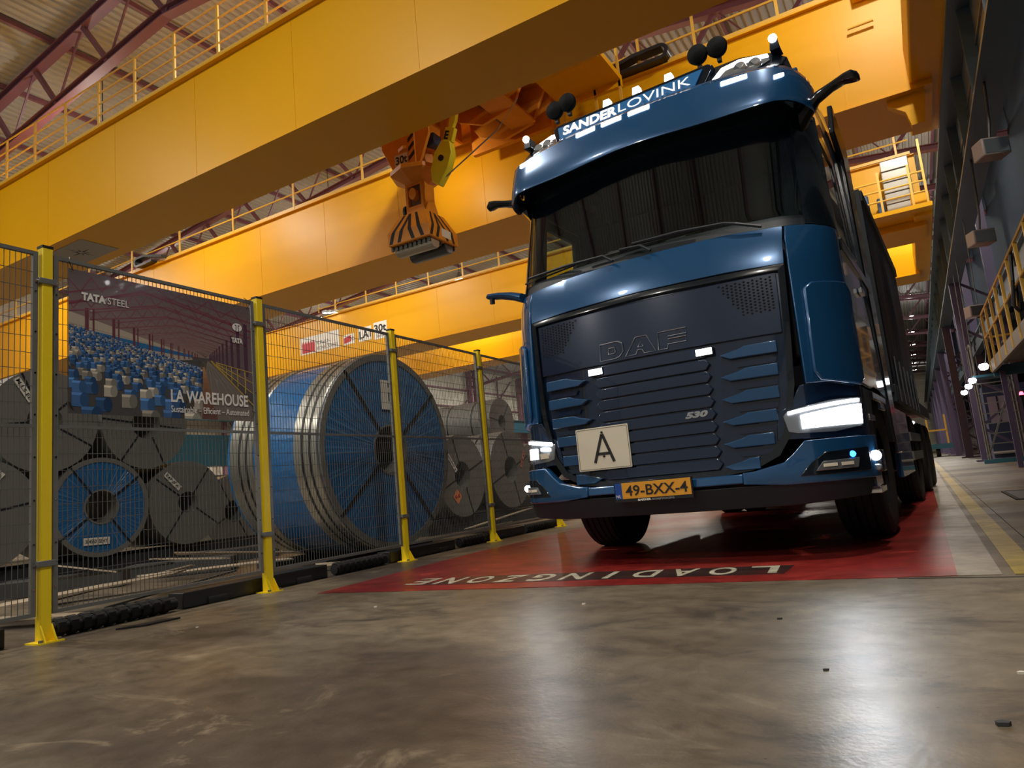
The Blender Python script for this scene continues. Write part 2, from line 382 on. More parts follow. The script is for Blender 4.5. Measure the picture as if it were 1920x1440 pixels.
def ibeam(m, x, zb, zt_, wf, ya, yb, tf=0.05, tw=0.04, wb=None):
    wb = wb or wf
    m.box((x-wb/2, ya, zb), (x+wb/2, yb, zb+tf)); m.box((x-wf/2, ya, zt_-tf), (x+wf/2, yb, zt_)); m.box((x-tw/2, ya, zb+tf), (x+tw/2, yb, zt_-tf)); return m
rl = struct('runway_beam_left')
ibeam(MB(), XL+1.6, 6.55, 7.9, 0.6, Y0, Y1).build('beam', TEAL, rl)
for j in range(20): MB().box((XL+1.3, 4+6*j, 6.6), (XL+1.9, 4.03+6*j, 7.85)).build('stiffener', TEAL, rl)
rr = struct('runway_beam_right')
ibeam(MB(), 1.83, 6.15, 7.87, 0.70, Y0, Y1, wb=0.46, tf=0.06).build('beam', NAVYST, rr)
MB().box((1.79, Y0, 7.87), (1.87, Y1, 7.99)).build('rail', STEELG, rr)
MB().box((1.78, Y0, 7.10), (1.815, Y1, 7.14)).build('conductor_bar', mat('conductor', (0.35,0.33,0.3), 0.3, metal=0.8), rr)
MB().box((1.78, Y0, 6.8), (1.815, Y1, 6.84)).build('conductor_bar', MATS['conductor'], rr)
for j in range(24):
    y = 3.3 + 2.5*j
    for sx in (-1, 1): MB().box((1.83+sx*0.02, y, 6.21), (1.83+sx*0.21, y+0.02, 7.81)).build('stiffener', NAVYST, rr)
# the neighbouring bay's gallery beyond the runway
gl = struct('gallery')
MB().box((2.9, Y0, 5.3), (5.6, Y1, 5.45)).build('deck', NAVYST, gl)
for j in range(30): MB().box((2.75, 1.5+4*j, 5.0), (5.7, 1.65+4*j, 5.3)).build('joist', NAVYST, gl)
ibeam(MB(), 2.85, 4.6, 5.3, 0.25, Y0, Y1).build('edge_beam', NAVYST, gl)
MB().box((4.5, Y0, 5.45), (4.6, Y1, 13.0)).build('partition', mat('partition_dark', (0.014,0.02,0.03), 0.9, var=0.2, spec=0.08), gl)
# lattice columns under the right runway
DKP = mat('dark_purple_steel', (0.09, 0.07, 0.14), 0.45, var=0.1)
rc0 = struct('runway_column', (1.83, 28.3, 0))
for dx in (0.0, 1.1):
    MB().box((dx-0.15, -0.15, 0), (dx+0.15, 0.15, 6.15 if dx == 0 else 12)).build('upright', DKP, rc0)
for j in range(7):
    s = j % 2; MB().bar((0.0 if s else 1.1, 0, 0.3+0.85*j), (1.1 if s else 0.0, 0, 1.15+0.85*j), 0.08, 0.08, up=(0,1,0)).build('lacing', DKP, rc0)
MB().box((-0.3,-0.3,0),(1.4,0.3,0.06)).build('base_plate', DKP, rc0)
for y in (38.3, 48.3, 58.3, 68.3, 78.3, 88.3, 98.3): dup(rc0, (1.83, y, 0))

# ------------------------------------------------------------------ high-bay lamps
def bay_lamp(x, y, z, light=True):
    lab = 'small round white high-bay lamp hanging under the hall roof'
    t = thing('ceiling_lamp', lab, 'lamp', (x, y, z), 0, 'high-bay lamps under the roof')
    m = MB(); m.lathe([(0.08,0.42),(0.12,0.25),(0.26,0.06),(0.30,0.0)], (0,0,0), 'z', 20); m.build('shade', STEELG, t, smooth=True)
    m = MB(); m.lathe([(0.001,0.012),(0.27,0.012)], (0,0,0), 'z', 20); m.build('diffuser', BAY, t)
    MB().tube([(0,0,0.4),(0,0,rz(x)-z-0.03)], 0.015).build('hanger', BLK, t)
    if light:
        l = bpy.data.lights.new('lamp_light', 'AREA'); l.shape = 'DISK'; l.size = 0.5; l.energy = LAMP_W; l.color = (1.0, 0.93, 0.81)
        o = bpy.data.objects.new('lamp_light', l); COL.objects.link(o); o.parent = t; o.location = (0,0,-0.03)
        l = bpy.data.lights.new('roof_fill_light', 'POINT'); l.shadow_soft_size = 0.2; l.energy = UP_W; l.color = (1.0, 0.96, 0.88)  # extra point light added under the shade to brighten the roof
        o = bpy.data.objects.new('roof_fill_light', l); COL.objects.link(o); o.parent = t; o.location = (0,0,-0.45)
    return t
for x in (0.95, -10.0, -21.0, -32.0):
    for j in range(-3, 12):
        y = 11.9 + 10*j
        if x < -5 and j > 7: continue
        if x < -30 and j < 0: continue
        bay_lamp(x, y, 12.5, light=(j < 7))

# ================================================================== CRANES
def girder(parent, ya, yb, zb, zt_, xa, xb, lip=0.12, seam=3.1):
    m = MB(); m.box((xa, ya, zb), (xb, yb, zt_)).build('girder', YEL, parent)
    m = MB(); m.box((xa, ya-lip, zt_), (xb, yb+lip, zt_+0.03)); m.build('top_flange', YEL, parent)
    m = MB(); m.box((xa, ya-0.06, zb-0.025), (xb, yb+0.06, zb)); m.build('bottom_flange', YEL, parent)
    x = xb - 1.6; sm = None
    while x > xa:
        if sm is None: sm = MB().box((0, -0.006, zb), (0.02, 0, zt_)).build('weld_seam', YEL, parent, loc=(x, ya, 0))
        else: share(sm, (x, ya, 0), parent)
        x -= seam
def railing(parent, y, z, xa, xb, sp, hts=(0.32, 0.62, 0.92, 1.25), post_h=1.25, phase=0.0, r=0.022, toe=True):
    x = xb - phase; pm = None
    while x > xa:
        if pm is None: pm = MB().box((-0.035,-0.02,0),(0.035,0.02,post_h)).build('rail_post', YELD, parent, loc=(x, y, z))
        else: share(pm, (x, y, z), parent)
        x -= sp
    for h_ in hts: MB().tube([(xa, y, z+h_), (xb, y, z+h_)], r, 6).build('hand_rail', YELD, parent)
    if toe: MB().box((xa, y-0.01, z), (xb, y+0.01, z+0.1)).build('toe_board', YELD, parent)

GX0, GX1 = -38.0, 1.35
c1 = thing('overhead_crane', 'nearest yellow double-girder overhead crane carrying the striped magnet', 'crane', (0, 12, 0))
def loc_fix(root):     # children were modelled in world coordinates
    pass
c1.location = (0,0,0)
girder(c1, 9.30, 10.77, 8.0, 10.42, GX0, 1.2)
railing(c1, 9.22, 10.45, GX0, 1.0, 1.535, phase=0.55)
girder(c1, 16.15, 18.25, 8.0, 10.55, GX0, GX1)
railing(c1, 16.05, 10.58, GX0, -4.0, 3.1, hts=(0.55, 1.1), post_h=1.1, phase=0.6, r=0.03)
railing(c1, 16.05, 10.58, -3.9, 0.9, 1.9, hts=(0.5, 1.05), post_h=1.05, phase=0.3, r=0.03)
# walkway rail behind, track of the trolley
MB().box((GX0, 16.35, 10.58), (GX1, 16.43, 10.68)).build('trolley_rail', STEELG, c1)
MB().box((GX0, 10.5, 10.45), (1.2, 10.58, 10.55)).build('trolley_rail', STEELG, c1)
# cable carrier loops on the second girder
def chain(parent, x, y, z, L_, s):
    pts = []
    for k in range(13):
        a = -PI/2 + PI*k/12; pts.append((x + s*0.16*math.cos(a), y, z + 0.18 + 0.16*math.sin(a)))
    pts = [(x - s*L_*0.6, y, z+0.04), (x-s*0.5, y, z+0.02)] + pts + [(x - s*L_*0.3, y, z+0.34), (x - s*L_, y, z+0.06)]
    m = MB()
    for i in range(len(pts)-1): m.bar(pts[i], pts[i+1], 0.09, 0.30, up=(0,1,0))
    return m.build('cable_carrier', BLK, parent)
chain(c1, -4.0, 15.95, 10.62, 2.4, 1); chain(c1, -25.6, 15.95, 10.62, 1.6, -1)
# end of the second girder: rounded haunch, bracket and end carriage
m = MB(); m.prism([(-0.25,7.86),(0.05,7.62),(0.12,7.3),(0.35,7.3),(0.45,7.9),(0.45,8.0),(-0.25,8.0)], lambda a, c, t: (0.75+a, 16.3+t, c), 0.2); m.build('bracket', YEL, c1)
m = MB(); m.box((0.95, 8.6, 8.12), (1.55, 19.0, 8.95)); m.build('end_carriage', YEL, c1, bevel=0.04)
MB().box((0.2, 15.92, 10.3), (0.75, 16.14, 10.9)).build('junction_box', YEL, c1, bevel=0.02)
MB().lathe([(0.03,0),(0.03,0.5)], (0.02, 16.02, 9.72), 'x', 10, cap=True).build('sensor', YELD, c1)
MB().box((1.15, 16.05, 9.2), (1.45, 16.15, 11.0)).build('end_ladder', YELD, c1)
m = MB()
for yy in (9.3, 12.0, 15.3, 18.3): m.lathe([(0.001,-0.08),(0.3,-0.08),(0.34,-0.04),(0.34,0.04),(0.3,0.08),(0.001,0.08)], (1.70, yy, 8.33), 'x', 24)
m.build('wheel', NAVYST, c1, smooth=True)
MB().box((0.5,18.2,8.1),(1.3,18.6,9.9)).build('cabinet', CAB, c1, bevel=0.03)
# underside lamps strip and compass decal plate near the left soffit
dk = mat('soffit_decal', (0.33, 0.31, 0.27), 0.5)
m = MB(); m.box((-19.6, 9.5, 7.964), (-17.8, 10.5, 7.972)); m.build('decal_plate', dk, c1)
m = MB(); cxx, cyy = -18.7, 10.0
for a in range(8):
    L_ = 0.42 if a % 2 == 0 else 0.25; an = a*PI/4
    m.add([(cxx + L_*math.cos(an), cyy + L_*math.sin(an), 7.962), (cxx + 0.07*math.cos(an+0.4), cyy + 0.07*math.sin(an+0.4), 7.962), (cxx + 0.07*math.cos(an-0.4), cyy + 0.07*math.sin(an-0.4), 7.962)], [(0,1,2)])
m.build('compass_rose', BLKP, c1)

# second crane, farther back
c2 = thing('overhead_crane', 'second yellow overhead crane marked LA1 30t behind the first', 'crane')
girder(c2, 26.6, 28.55, 8.0, 10.47, GX0, 1.3); girder(c2, 33.9, 35.6, 8.0, 10.4, GX0, 1.1)
railing(c2, 26.45, 10.5, -25.2, 1.2, 2.0, hts=(0.5, 0.95, 1.35), post_h=1.4, phase=0.4, r=0.03)
railing(c2, 33.8, 10.43, GX0, 1.2, 2.0, hts=(0.6, 1.15), post_h=1.15, phase=0.4, r=0.03)
ff = lambda z0, y=26.59: None
def sign_on(parent, name, x0, x1, z0, z1, m, y=26.585, th=0.01): return MB().box((x0, y, z0), (x1, y+th, z1)).build(name, m, parent)
s = sign_on(c2, 'sign_panel', -28.2, -25.3, 8.72, 9.66, WHITE)
m = MB(); m.box((-28.05, 26.57, 8.80), (-27.1, 26.58, 9.28)); 
for k in range(5): m.add([(-28.05+k*0.19, 26.57, 9.28), (-27.86+k*0.19, 26.57, 9.28), (-27.955+k*0.19, 26.57, 9.46)], [(0,1,2)])
m.build('crown_logo', REDP, c2)
text('sign_lettering', 'KRAN', 0.26, mat('grey_print',(0.25,0.25,0.27),0.5), c2, (-26.95, 26.575, 9.12), (1,0,0), (0,0,1), width=1.0)
text('sign_lettering', 'KONECRANES', 0.26, MATS['grey_print'], c2, (-26.95, 26.575, 8.82), (1,0,0), (0,0,1), width=1.5)
sign_on(c2, 'sign_panel', -25.05, -24.25, 8.72, 9.25, WHITE)
MB().prism([(-24.98,8.80),(-24.5,8.86),(-24.5,9.18),(-24.98,9.08)], lambda a, c, t: (a, 26.57+t, c), 0.008).build('crown_logo', REDP, c2)
text('sign_lettering', 'C', 0.26, BLKP, c2, (-24.45, 26.575, 8.88), (1,0,0), (0,0,1))
sign_on(c2, 'sign_panel', -23.98, -23.1, 8.7, 9.42, WHITE)
text('crane_number', 'LA1', 0.52, BLKP, c2, (-23.92, 26.575, 8.86), (1,0,0), (0,0,1), width=0.78, bold=0.012)
sign_on(c2, 'sign_panel', -22.95, -22.08, 8.62, 9.5, WHITE)
text('crane_number', '30t', 0.52, BLKP, c2, (-22.9, 26.575, 9.0), (1,0,0), (0,0,1), width=0.78, bold=0.012)
text('crane_number', '2x15', 0.2, BLKP, c2, (-22.8, 26.575, 8.72), (1,0,0), (0,0,1), width=0.5)
# flood lamps at the end of the walkway of crane two
for k, xx in enumerate((-25.95, -25.65, -25.3)):
    m = MB(); m.box((xx-0.13, 26.2, 10.62-0.05*k), (xx+0.13, 26.45, 10.74-0.05*k)); m.build('flood_lamp', STEELG, c2)
    m = MB(); m.box((xx-0.11, 26.22, 10.605-0.05*k), (xx+0.11, 26.43, 10.619-0.05*k)); m.build('flood_lens', LED, c2)
m = MB()
for pz in (10.9, 11.4): m.tube([(-26.4,26.3,pz),(-25.1,26.3,pz)], 0.03)
m.tube([(-26.4,26.3,10.7),(-26.4,26.3,11.5)], 0.03); m.tube([(-25.2,26.3,10.5),(-25.2,26.3,11.8)], 0.05); m.build('lamp_bracket', YELD, c2)
# platform, cabinets and rails at the right end of crane two
MB().box((-0.75, 25.3, 8.22), (1.5, 26.55, 8.36)).build('service_platform', YEL, c2)
for k in range(5): MB().box((0.25, 25.95, 8.40+k*0.385), (1.08, 26.45, 8.76+k*0.385)).build('cabinet_door', CAB, c2, bevel=0.02)
MB().box((-0.02, 26.0, 8.40), (0.2, 26.35, 9.1)).build('motor', mat('motor_blue', (0.03,0.07,0.16), 0.4), c2, bevel=0.05)
MB().box((-0.6, 26.0, 8.42), (-0.25, 26.35, 9.3)).build('motor', MATS['motor_blue'], c2, bevel=0.05)
for xx in (-0.7, 0.12, 1.0, 1.4): MB().box((xx-0.035, 25.32, 8.36), (xx+0.035, 25.38, 9.75 if xx < 1.2 else 10.5)).build('rail_post', YELD, c2)
for hz in (8.75, 9.1, 9.42): MB().tube([(-0.7,25.35,hz),(1.4,25.35,hz)], 0.03).build('hand_rail', YELD, c2)
MB().box((0.95, 25.9, 8.12), (1.5, 36.4, 8.9)).build('end_carriage', YEL, c2, bevel=0.03)
# trolley on crane one
tr = thing('crane_trolley', 'orange trolley frame between the two girders of the nearest crane', 'trolley', (0,0,0))
MB().box((-11.6, 11.0, 10.75), (-5.4, 16.4, 10.95)).build('deck', ORG, tr)
for k, (y0_, y1_) in enumerate(((13.2,13.3),(14.1,14.2),(15.1,15.2))):
    m = MB(); m.prism([(-8.9,9.95),(-8.2,9.65),(-7.3,9.8),(-6.8,10.75),(-9.4,10.75)], lambda a, c, t: (a, y0_+t, c), y1_-y0_); m.build('hoist_side_plate', ORG, tr, bevel=0.01)
m = MB(); m.lathe([(0.33,-0.85),(0.33,0.85)], (-8.0, 14.2, 10.35), 'y', 24, cap=True); m.build('gear_drum', mat('rust_brown', (0.16,0.07,0.03), 0.6), tr, smooth=True)
MB().box((-7.9, 13.3, 9.8), (-7.2, 15.1, 9.86)).build('drip_tray', ORG, tr)
MB().box((-10.9, 13.4, 10.0), (-9.5, 15.2, 10.75)).build('hoist_gearbox', ORG, tr, bevel=0.05)
for xx in (-10.6,-10.2,-9.8): MB().box((xx,13.36,10.0),(xx+0.05,13.4,10.75)).build('gearbox_rib', ORG, tr)
MB().box((-9.35, 15.4, 9.7), (-6.9, 15.55, 10.75)).build('end_beam', ORG, tr)
MB().box((-6.6, 12.2, 10.15), (-4.9, 15.4, 10.3)).build('side_platform', YEL, tr)
for yy in (12.2, 13.8, 15.35): MB().box((-6.6, yy-0.05, 10.0), (-4.9, yy+0.05, 10.15)).build('platform_joist', YEL, tr)
for xx in (-6.5, -5.6, -4.95):
    MB().box((xx-.03, 12.2, 10.3), (xx+.03, 12.26, 11.3)).build('platform_post', YELD, tr); MB().box((xx-.03, 15.3, 9.6), (xx+.03, 15.36, 11.3)).build('platform_post', YELD, tr)
m = MB()
for xx in (-9.6, -7.9, -7.1): m.lathe([(0.001,0),(0.16,0.02),(0.18,0.1),(0.12,0.16),(0.001,0.18)], (xx, 12.6, 9.7), 'z', 18)
m.build('rope_sheave', ORG, tr, smooth=True)
m = MB(); m.lathe([(0.30,-0.8),(0.30,0.8)], (-9.0, 12.3, 10.45), 'x', 24, cap=True); m.build('rope_drum', ORG, tr, smooth=True)
MB().box((-11.0,11.4,9.6),(-10.4,12.6,10.75)).build('control_box', YEL, tr, bevel=0.02)
l = bpy.data.lights.new('work_light', 'SPOT'); l.energy = 170; l.spot_size = 1.9; l.spot_blend = 0.8; l.color = (1, 0.83, 0.5); l.shadow_soft_size = 0.12
lo = bpy.data.objects.new('work_light', l); COL.objects.link(lo); lo.parent = tr; lo.location = (-10.5, 13.9, 9.7)
lo.rotation_euler = (Vector((-9.9, 16.15, 9.45)) - Vector((-10.5, 13.9, 9.7))).to_track_quat('-Z', 'Y').to_euler()
m = MB(); m.lathe([(0.05,0.3),(0.08,0.1),(0.12,0.0)], (-10.5, 13.9, 9.77), 'z', 16); m.build('work_lamp_shade', BLK, tr)

# lifting magnet, turned 45 degrees under the trolley
mg = thing('lifting_magnet', 'orange lifting magnet with hazard stripes marked 30t hanging from the trolley', 'crane magnet', (-9.2, 12.6, 0), math.radians(1))
mg.scale = (0.72, 0.72, 1.0)
hw, ht, z0, z1, z2 = 0.80, 0.50, 6.30, 6.60, 7.03
m = MB()
ring = lambda a, z: [(-a,-a,z),(a,-a,z),(a,a,z),(-a,a,z)]
m.add(ring(hw*0.96, z0-0.0) + ring(hw, z0+0.02) + ring(hw, z1) + ring(0.52, z2), [(0,1,2,3)] + [(4*k+i, 4*k+(i+1) % 4, 4*k+4+(i+1) % 4, 4*k+4+i) for k in range(3) for i in range(4)] + [(12,13,14,15)])
m.build('magnet_housing', ORG, mg)
def face_pt(side, s_, t_, off=0.004):   # s in -1..1, t 0..1 up the housing
    if t_ < 0.45: a = hw; z = z0+0.02 + (z1-z0-0.02)*t_/0.45
    else: k = (t_-0.45)/0.55; a = hw + (0.52-hw)*k; z = z1 + (z2-z1)*k
    p = Vector((s_*a, -a-off, z+off*0.3)); p.rotate(Euler((0,0,side*PI/2))); return p
m = MB()
for side in range(4):
    for s0 in (-0.95, -0.55, 0.15, 0.6):
        sl = 0.35 if s0 < 0 else -0.35
        q = []
        pts = [(s0,0.02),(s0+sl*0.45,0.45),(s0+sl,0.98)]
        for i in range(2):
            (a, t0), (c, t1) = pts[i], pts[i+1]
            lim = lambda v: max(-0.99, min(0.99, v))
            m.add([face_pt(side, lim(a), t0), face_pt(side, lim(a+0.17), t0), face_pt(side, lim(c+0.17), t1), face_pt(side, lim(c), t1)], [(0,1,2,3)])
m.build('hazard_stripe', BLKP, mg)
pl = MB(); pl.add([face_pt(1, -0.15, 0.12, 0.008), face_pt(1, 0.5, 0.12, 0.008), face_pt(1, 0.5, 0.44, 0.008), face_pt(1, -0.15, 0.44, 0.008)], [(0,1,2,3)]); pl.build('maker_plate', SIGNC, mg)
for k, (yy, mm) in enumerate(((-0.38, mat('pole_bar_pale', (0.42,0.38,0.3), 0.35, metal=0.4)), (0.38, mat('pole_bar_dark', (0.10,0.11,0.12), 0.3, metal=0.6)))):
    m = MB(); m.prism([(-0.24,6.30),(0.24,6.30),(0.20,6.16),(0.1,6.10),(-0.1,6.10),(-0.20,6.16)], lambda a, c, t: (-0.72+t, yy+a, c), 1.44); m.build('pole_bar', mm, mg, smooth=False, bevel=0.01)
for k in range(9):
    for yy in (-0.66, -0.1, 0.66): MB().box((-0.78+k*0.18, yy-0.03, 6.2), (-0.70+k*0.18, yy+0.03, 6.32)).build('pole_bolt', BLK, mg)
# neck
for sx in (-1, 1):
    m = MB(); m.box((sx*0.30-0.05, -0.32, 7.0), (sx*0.30+0.05, 0.32, 8.05)); m.build('neck_plate', ORG, mg, bevel=0.01)
for sy in (-1, 1):
    MB().box((-0.3, sy*0.28-0.03, 7.0), (0.3, sy*0.28+0.03, 7.25)).build('neck_web', ORG, mg)
    MB().box((-0.3, sy*0.28-0.03, 7.75), (0.3, sy*0.28+0.03, 8.05)).build('neck_web', ORG, mg)
MB().box((-0.2,-0.2,7.1),(0.2,0.2,7.9)).build('neck_core', mat('rust_brown', (0.16,0.07,0.03), 0.6), mg)
m = MB(); m.lathe([(0.14,-0.42),(0.14,0.42)], (0,0,7.52), 'y', 18, cap=True); m.build('neck_pin', ORG, mg, smooth=True)
m = MB(); m.lathe([(0.17,-0.04),(0.17,0.04)], (-0.42,-0.2,7.18), 'x', 18, cap=True); m.build('cable_roller', BLK, mg, smooth=True)
for sx in (-1,1): MB().prism([(-0.35,7.0),(0.35,7.0),(0.18,7.3),(-0.18,7.3)], lambda a,c,t: (sx*0.42+t-0.03, a, c), 0.06).build('gusset', ORG, mg)
# turning head
m = MB(); m.lathe([(0.36,7.78),(0.86,7.98),(0.92,8.02),(0.92,8.12),(0.66,8.16),(0.60,8.50),(0.74,8.54),(0.74,8.62),(0.3,8.66)], (0,0,0), 'z', 8, cap=True); m.build('turning_head', ORG, mg)
m = MB(); m.prism([(-0.95,8.75),(-0.55,8.15),(0.55,8.15),(0.95,8.75),(0.95,9.6),(0.75,9.6),(0.6,8.95),(-0.6,8.95),(-0.75,9.6),(-0.95,9.6)], lambda a, c, t: (a, -0.62+t, c), 0.12); m.build('yoke_plate', ORG, mg, bevel=0.01)
m = MB(); m.prism([(-0.95,8.75),(-0.55,8.15),(0.55,8.15),(0.95,8.75),(0.95,9.6),(0.75,9.6),(0.6,8.95),(-0.6,8.95),(-0.75,9.6),(-0.95,9.6)], lambda a, c, t: (a, 0.50+t, c), 0.12); m.build('yoke_plate', ORG, mg, bevel=0.01)
m = MB(); m.box((0.18,-0.70,8.14),(0.42,-0.63,9.3)); m.build('striped_column', ORG, mg)
m = MB()
for k in range(5): m.add([(0.18,-0.705,8.2+k*0.22),(0.42,-0.705,8.34+k*0.22),(0.42,-0.705,8.45+k*0.22),(0.18,-0.705,8.31+k*0.22)], [(0,1,2,3)])
m.build('hazard_stripe', BLKP, mg)
MB().box((-0.42,-0.655,8.19),(0.10,-0.63,8.47)).build('load_plate', SIGNC, mg)
text('load_marking', '30t', 0.26, BLKP, mg, (-0.38,-0.66,8.24), (1,0,0), (0,0,1), width=0.46, bold=0.006)
MB().box((0.5,-0.35,8.55),(0.95,0.1,8.85)).build('motor', MATS['motor_blue'], mg, bevel=0.04)
m = MB(); rr2 = random.Random(3)
for k in range(7):
    x0 = 0.2+0.07*k; m.tube([(x0,-0.3,8.6),(x0+0.05,-0.35,8.9),(x0-0.02,-0.3,9.3),(x0,-0.2,10.4)], 0.028, 6)
m.build('cable_bundle', BLK, mg)
m = MB()
for xx, yy in ((-0.3,-0.2),(-0.2,-0.2),(0.0,-0.2),(0.08,0.2)): m.tube([(xx,yy,8.6),(xx,yy,10.76)], 0.022, 6)
m.build('hoist_rope', mat('rope_steel', (0.4,0.36,0.3), 0.4, metal=0.7), mg)
# hook block of the auxiliary hoist, swung to the right
hb = thing('hook_block', 'bright yellow auxiliary hook block tilted beside the magnet', 'hook block', (-8.28, 12.3, 7.95), 0)
hb.rotation_euler = (0, math.radians(22), 0)
m = MB(); m.prism([(-0.10,-0.45),(0.10,-0.5),(0.24,-0.1),(0.24,0.25),(0.12,0.5),(-0.12,0.5),(-0.24,0.2),(-0.22,-0.2)], lambda a, c, t: (a, -0.1+t, c), 0.2); m.build('cheek_plate', HOOKY, hb, bevel=0.015)
m = MB(); m.lathe([(0.001,-0.13),(0.07,-0.13),(0.07,0.13),(0.001,0.13)], (0,0,0.1), 'y', 14); m.build('sheave_pin', BLK, hb)
MB().box((-0.12,-0.06,0.5),(0.14,0.06,0.82)).build('load_cell', HOOKY, hb, bevel=0.01)
text('block_marking', 'E', 0.26, BLKP, hb, (-0.09,-0.07,0.55), (1,0,0), (0,0,1), bold=0.01)
m = MB(); m.prism([(-0.05,0.82),(0.07,0.82),(0.10,1.0),(0.07,1.2),(-0.03,1.2),(-0.08,1.0)], lambda a, c, t: (a, -0.05+t, c), 0.1); m.build('rope_socket', HOOKY, hb, bevel=0.01)
m = MB(); m.tube([(0.02,0,1.2),(0.05,0,3.0)], 0.02, 6); m.build('rope', MATS['rope_steel'], hb)
m = MB(); m.tube([(0.15,0,-0.3),(1.05,0.3,0.95),(1.3,0.4,1.7)], 0.016, 6); m.build('tag_line', MATS['rope_steel'], hb)

# ================================================================== FENCE
def FX(y): return -4.44 - 0.026 * (y - 2.16)
PY = [0.55, 2.16, 3.78, 5.50, 7.20, 9.08, 10.9, 12.7]
FA = math.atan(0.026)
plabels = ['', 'yellow fence post at the far left, left of the banner', 'yellow fence post at the right edge of the banner', 'yellow fence post in front of the large blue coil',
           'yellow fence post in front of the two dark coils', 'yellow fence post mostly hidden behind the truck bumper', 'yellow fence post behind the truck front wheel', 'rearmost yellow fence post beside the truck']
def fence_post(y, lab):
    t = thing('fence_post', lab, 'post', (FX(y), y, 0), FA, 'fence posts')
    m = MB(); m.box((-0.03,-0.03,0.006),(0.03,0.03,2.33)); m.build('post_tube', POSTY, t, bevel=0.004)
    MB().box((-0.032,-0.032,2.33),(0.032,0.032,2.345)).build('post_cap', BLK, t)
    m = MB(); m.box((-0.06,-0.07,0),(0.09,0.07,0.008)); m.build('base_plate', POSTY, t)
    m = MB(); m.prism([(0.03,0.008),(0.085,0.008),(0.03,0.10)], lambda a, c, tt: (a, -0.034+tt, c), 0.008); m.build('gusset', POSTY, t)
    m = MB(); m.prism([(0.03,0.008),(0.085,0.008),(0.03,0.10)], lambda a, c, tt: (a, 0.026+tt, c), 0.008); m.build('gusset', POSTY, t)
    for z in (0.42, 2.10):
        MB().box((-0.036,-0.050,z),(0.038,0.050,z+0.035)).build('clip', STEELG, t, bevel=0.003)
        MB().lathe([(0.011,0),(0.011,0.012)], (0.012,-0.062,z+0.018), 'y', 8, cap=True).build('clip_bolt', CHR, t)
        MB().lathe([(0.011,0),(0.011,0.012)], (0.012,0.050,z+0.018), 'y', 8, cap=True).build('clip_bolt', CHR, t)
    for yy in (0.055,-0.045): MB().lathe([(0.012,0),(0.012,0.014)], (0.06,yy,0.008), 'z', 8, cap=True).build('anchor_bolt', STEELG, t)
    return t
for y, lab in zip(PY[1:], plabels[1:]): fence_post(y, lab)
qlab = ['wire mesh fence panel cut by the left edge of the photo', 'wire mesh fence panel carrying the warehouse banner', 'wire mesh fence panel in front of the blue wrapped side of the large coil',
        'wire mesh fence panel in front of the right half of the large blue coil', 'wire mesh fence panel in front of the dark coil with an orange diamond', 'wire mesh fence panel half hidden by the truck', 'wire mesh fence panel wholly beside the truck']
for i in range(len(PY)-1):
    ya, yb = PY[i]+0.045, PY[i+1]-0.045; L_ = yb-ya; yc = (ya+yb)/2
    t = thing('mesh_fence', qlab[i], 'fence panel', (FX(yc), yc, 0), FA, 'mesh fence bays')
    h = L_/2; ZB, ZT = 0.15, 2.30; fw = 0.028
    for s, n in ((-1,'frame_side'), (1,'frame_side')): MB().box((-0.012, s*h-(fw if s>0 else 0), ZB), (0.012, s*h+(fw if s<0 else 0), ZT)).build(n, STEELG, t)
    MB().box((-0.012,-h+fw,ZB),(0.012,h-fw,ZB+0.022)).build('frame_rail', STEELG, t)
    MB().box((-0.012,-h+fw,ZT-0.022),(0.012,h-fw,ZT)).build('frame_rail', STEELG, t)
    MB().box((0.004,-h+fw,1.222),(0.020,h-fw,1.242)).build('middle_rail', STEELG, t)
    m = MB(); n = int((L_-2*fw)/0.030)
    for k in range(1, n): 
        y = -h+fw + k*(L_-2*fw)/n; m.box((-0.0016,y-0.0016,ZB+0.02),(0.0016,y+0.0016,ZT-0.02))
    z = ZB+0.12
    while z < ZT-0.05: m.box((0.0016,-h+fw,z-0.0016),(0.0048,h-fw,z+0.0016)); z += 0.1
    tag(m.build('wire_mesh', WIREM, t), kind='stuff')
    for z in [0.3+0.25*k for k in range(8)]:
        for s in (-1, 1): MB().lathe([(0.006,0),(0.006,0.003)], (0.012, s*(h-fw/2), z), 'x', 6, cap=True).build('rivet', CHR, t)
# rubber ribbed hose-like bumper strip and steel sills lying along the fence foot
def dx(y, off): return FX(y) + off
for k, (ya, yb) in enumerate(((2.25, 3.05), (4.6, 5.3), (6.6, 7.3), (8.2, 9.3))):
    lab = ['black ribbed rubber strip lying below the banner panel', 'black ribbed rubber strip below the large coil', 'black ribbed rubber strip under the dark coils', 'black ribbed rubber strip by the truck wheel'][k]
    t = thing('rubber_strip', lab, 'rubber strip', (dx((ya+yb)/2, -0.10), (ya+yb)/2, 0), FA)
    L_ = yb-ya; m = MB(); m.tube([(0,-L_/2,0.05),(0,L_/2,0.05)], 0.042, 12); m.build('core', RUB, t)
    for j in range(int(L_/0.075)):
        y = -L_/2+0.04+j*0.075
        MB().lathe([(0.042,-0.026),(0.056,-0.022),(0.056,0.022),(0.042,0.026)], (0,y,0.056), 'y', 12).build('rib', RUB, t)
